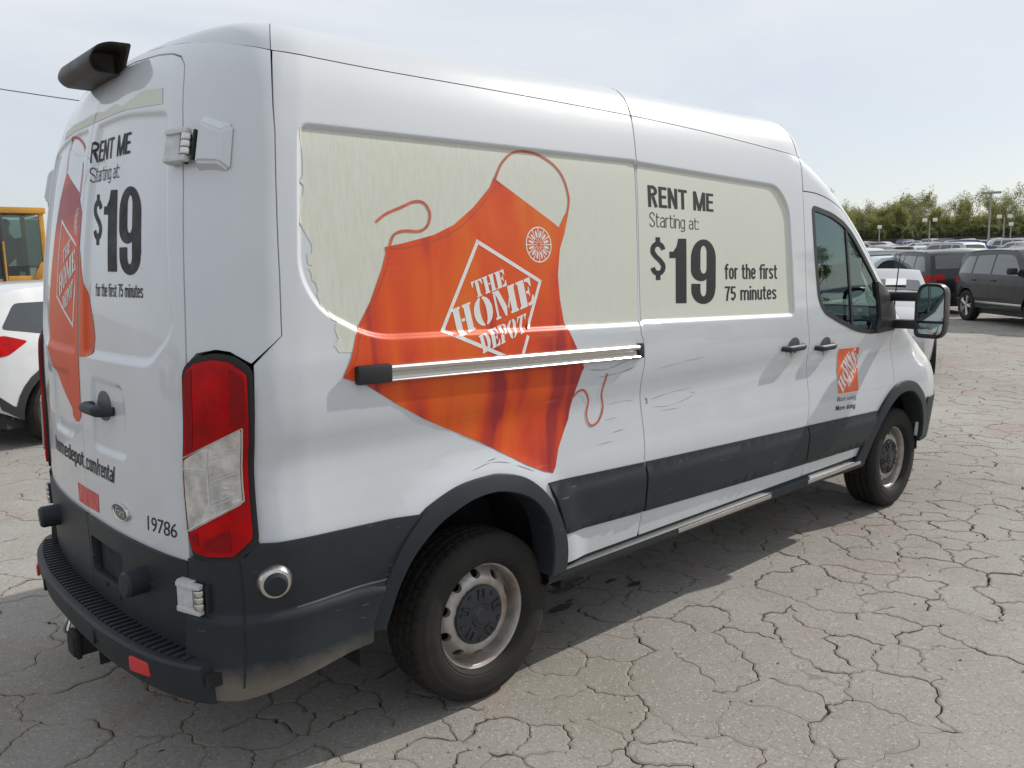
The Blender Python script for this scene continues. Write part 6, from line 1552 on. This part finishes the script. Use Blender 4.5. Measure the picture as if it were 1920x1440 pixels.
# ------------------------------------------------------------------ overhead cable with its poles
WOOD = mat('weathered_pole', (.10, .085, .07), .9, var=.4, vscale=8)
pole_xy = []
for (x, y), h in (((-11.5, 40.2), 12.0), ((22.0, 32.0), 8.3)):
    z = gz(x, y); P0 = empty('utility_pole', (x, y, z)); tag(P0, 'weathered wooden pole carrying the overhead cable beyond the loader', 'pole', 'poles of the overhead cable')
    mb = MB(); mb.tube([(0, 0, -.3), (0, 0, h)], [.16, .11], 12); mb.build('post', WOOD, P0); mb = MB(); mb.box((0, 0, h-.5), (1.6, .1, .12)); mb.build('cross_arm', WOOD, P0); pole_xy.append(Vector((x, y, z+h-.42)))
a, b = pole_xy; mb = MB(); pts = []
for i in range(25):
    t = i/24; p = a.lerp(b, t); p.z -= .9*4*t*(1-t); pts.append(p)
mb.tube(pts, .022, 6); tag(mb.build('overhead_cable', mat('cable', (.12, .12, .13), .6)), 'thin overhead cable strung across the sky above the loader', 'cable')

# ------------------------------------------------------------------ lamp posts
LP = mat('lamp_post_metal', (.30, .29, .26), .5, metal=.3); LH = mat('lamp_head_white', (.70, .71, .68), .4)
for i, (a, D, h, n) in enumerate(((29.4, 105, 6.6, 1), (26.27, 135, 4.4, 2), (30.15, 140, 4.6, 2), (23.5, 140, 3.7, 1), (30.5, 150, 3.6, 1))):
    x, y, z = at(a, D); o = empty('lamp_post', (x, y, z), rc.uniform(0, .5)); 
    tag(o, {0: 'tall lamp post with flat brown head rising over the parked cars', 1: 'lamp post with twin white heads in front of the trees', 2: 'lamp post with twin white heads in front of the trees', 3: 'low single-headed white lamp post among far cars', 4: 'low single-headed white lamp post among far cars'}[i], 'lamp post', 'twin-headed lamp posts' if i in (1, 2) else 'single-headed lamp posts' if i > 2 else None)
    mb = MB(); mb.tube([(0, 0, -.2), (0, 0, h)], [.11, .07], 8); mb.build('pole', LP, o)
    for k in range(n):
        off = 0 if n == 1 else (k-.5)*1.3; yaw_ = -(YAW-radians(a))
        mb = MB()
        if i == 0: mb.box((0, 0, h), (1.2, 1.9, .2), ch=.05)
        else: mb.box((0, off, h+.1), (.25, .6, .5), ch=.08)
        mb.build('lamp_head', LP if i == 0 else LH, o)
    o.rotation_euler = (0, 0, YAW-radians(a)); 

# ------------------------------------------------------------------ trees
BARK = mat('bark', (.105, .092, .078), .9, var=.4, vscale=3)
def leafmat(name, c, c2):
    m = mat(name, c, .7, var=.35, vscale=1.2, col2=c2); t = m.node_tree; b = t.nodes['Principled BSDF']
    src = b.inputs['Base Color'].links[0].from_socket; tr = nd(t, 'ShaderNodeBsdfTranslucent'); t.links.new(src, tr.inputs[0]); ms = nd(t, 'ShaderNodeMixShader', inp={0: .55})
    t.links.new(b.outputs[0], ms.inputs[1]); t.links.new(tr.outputs[0], ms.inputs[2]); t.links.new(ms.outputs[0], t.nodes['Material Output'].inputs[0]); return m
LEAF = [leafmat('leaf_%d' % i, c, c2) for i, (c, c2) in enumerate((((.30, .295, .095), (.20, .22, .07)), ((.25, .26, .11), (.17, .19, .08)), ((.25, .20, .135), (.18, .16, .10)), ((.19, .20, .085), (.12, .14, .06))))]  # leaf colours lightened to stand in for haze over the distance
def tree_meshes(seed, H, leafn, spread, leaf_m, leaf_s=.30, low=.18):
    r = random.Random(seed); br = MB(); tips = []
    def limb(p, d, L, rad, lev):
        n = 4; pts = [p]; q = p.copy(); dd = d.copy()
        for i in range(n):
            dd = (dd+Vector((r.uniform(-1, 1), r.uniform(-1, 1), r.uniform(-.2, .5)))*.16).normalized(); q = q+dd*L/n; pts.append(q.copy())
        br.tube(pts, [rad*(1-.6*i/n) for i in range(n+1)], 5 if lev < 2 else 3, cap=False)
        if lev >= 1: tips.extend(pts[1:])
        if lev < 4:
            k = (7 if lev == 0 else 4 if lev < 3 else 3)
            for i in range(k):
                t = r.uniform(.30 if lev else low+.08, 1); a = r.uniform(0, 2*pi); i0 = min(n-1, int(t*n)); b = pts[i0].lerp(pts[i0+1], t*n-i0)
                up = r.uniform(.35, 1.0) if lev == 0 else r.uniform(.0, .8)
                nd_ = (Vector((cos(a), sin(a), 0))*spread*(1 if lev == 0 else .8)+dd*.45+Vector((0, 0, up))).normalized()
                limb(b, nd_, L*r.uniform(.42, .66), rad*(1-.6*t)*.55, lev+1)
    limb(Vector((0, 0, -.3)), Vector((r.uniform(-.08, .08), r.uniform(-.08, .08), 1)).normalized(), H*.72, H*.016, 0)
    lv = MB()
    for _ in range(leafn):
        p = r.choice(tips)+Vector((r.gauss(0, .45), r.gauss(0, .45), r.gauss(0, .40))); s = leaf_s*r.uniform(.5, 1.3)
        a = Vector((r.uniform(-1, 1), r.uniform(-1, 1), r.uniform(-1, 1))).normalized(); b = a.cross(Vector((r.uniform(-1, 1), r.uniform(-1, 1), r.uniform(-1, 1)))).normalized()
        lv.add([p-a*s*.6, p+b*s*.4, p+a*s*.6, p-b*s*.4], [(0, 1, 2, 3)])
    t = br.build('trunk', BARK, None); l = lv.build('crown', leaf_m, None, smooth=False); tm, lm = t.data, l.data
    bpy.data.objects.remove(t); bpy.data.objects.remove(l); return tm, lm
TM = [tree_meshes(1, 13, 4200, .75, LEAF[0], .36, .06), tree_meshes(2, 15, 2400, .62, LEAF[1], .32, .10), tree_meshes(3, 12, 4600, .85, LEAF[0], .36, .04), tree_meshes(4, 14.5, 1300, .70, LEAF[2], .30, .1), tree_meshes(5, 11, 4600, .9, LEAF[1], .38, .04), tree_meshes(6, 6.0, 3200, 1.1, LEAF[3], .42, -.05)]
TN = [('leafy_tree', 'yellow-green leafing tree in the wood beyond the parked cars', 'trees in full young leaf'), ('half_bare_tree', 'tall half-bare tree with thin green leaf in the far wood', 'half-bare trees'), ('leafy_tree', 'yellow-green leafing tree in the wood beyond the parked cars', 'trees in full young leaf'),
      ('bare_tree', 'almost bare brown-budded tree in the far wood', 'bare trees'), ('green_tree', 'mid-green rounded tree at the edge of the far wood', 'rounded green trees'), ('dark_bush', 'low dark green bush at the foot of the far wood', 'bushes below the wood')]
def plant(k, loc, s, rz):
    nm, lab, grp = TN[k]; o = empty(nm, loc, rz); o.scale = (s, s, s*rc.uniform(.92, 1.1)); tag(o, lab, 'bush' if k == 5 else 'tree', grp)
    for n_, m_ in zip(('trunk', 'crown') if k != 5 else ('stem', 'foliage'), TM[k]): c = bpy.data.objects.new(n_, m_); C.objects.link(c); c.parent = o
for rowi, (D, st, hs, kinds) in enumerate(((214, .42, .85, (5, 5, 5)), (219, .66, .80, (0, 4, 2, 0, 1)), (228, .66, .84, (2, 0, 4, 1)), (236, .50, 1.1, (5,)), (240, .95, .96, (1, 3, 0, 2, 3, 4)), (254, 1.0, 1.10, (3, 1, 1, 0, 3)))):
    a = 19.2
    while a < 36.5:
        k = rc.choice(kinds); g = 1+.16*sstep(26, 31, a)-.12*sstep(29, 27, a)*sstep(25.5, 27, a)
        x, y, z = at(a, D+rc.uniform(-5, 5)); plant(k, (x, y, z), .66*hs*(1+(g-1)*.45)*rc.uniform(.82, 1.18), rc.uniform(0, 6.28)); a += st*rc.uniform(.7, 1.3)
# wood on the near side, mirrored in the glass
a = 52
while a < 92:
    x, y, z = at(a, 190+rc.uniform(-8, 8)); plant(rc.choice((0, 1, 2, 4)), (x, y, z), rc.uniform(.6, .85), rc.uniform(0, 6)); a += 3.2
# long dark screen fence at the foot of the wood
p0, p1 = Vector(at(18.5, 209)), Vector(at(37, 209)); fe_ = empty('screen_fence', p0); tag(fe_, 'long dark screen fence at the foot of the far wood', 'fence')
n = 24
for i in range(n):
    q0, q1 = p0.lerp(p1, i/n)-p0, p0.lerp(p1, (i+1)/n)-p0; mb = MB(); d = (q1-q0); L = d.length; ang = atan2(d.y, d.x)
    mb.box((q0+q1)/2+Vector((0, 0, 1.0)), (L-.12, .05, 1.9), Matrix.Rotation(ang, 3, 'Z')); mb.build('panel', M['car_black'], fe_)
    mb = MB(); mb.box(q0+Vector((0, 0, 1.05)), (.1, .1, 2.1)); mb.build('post', M['ldark'], fe_)
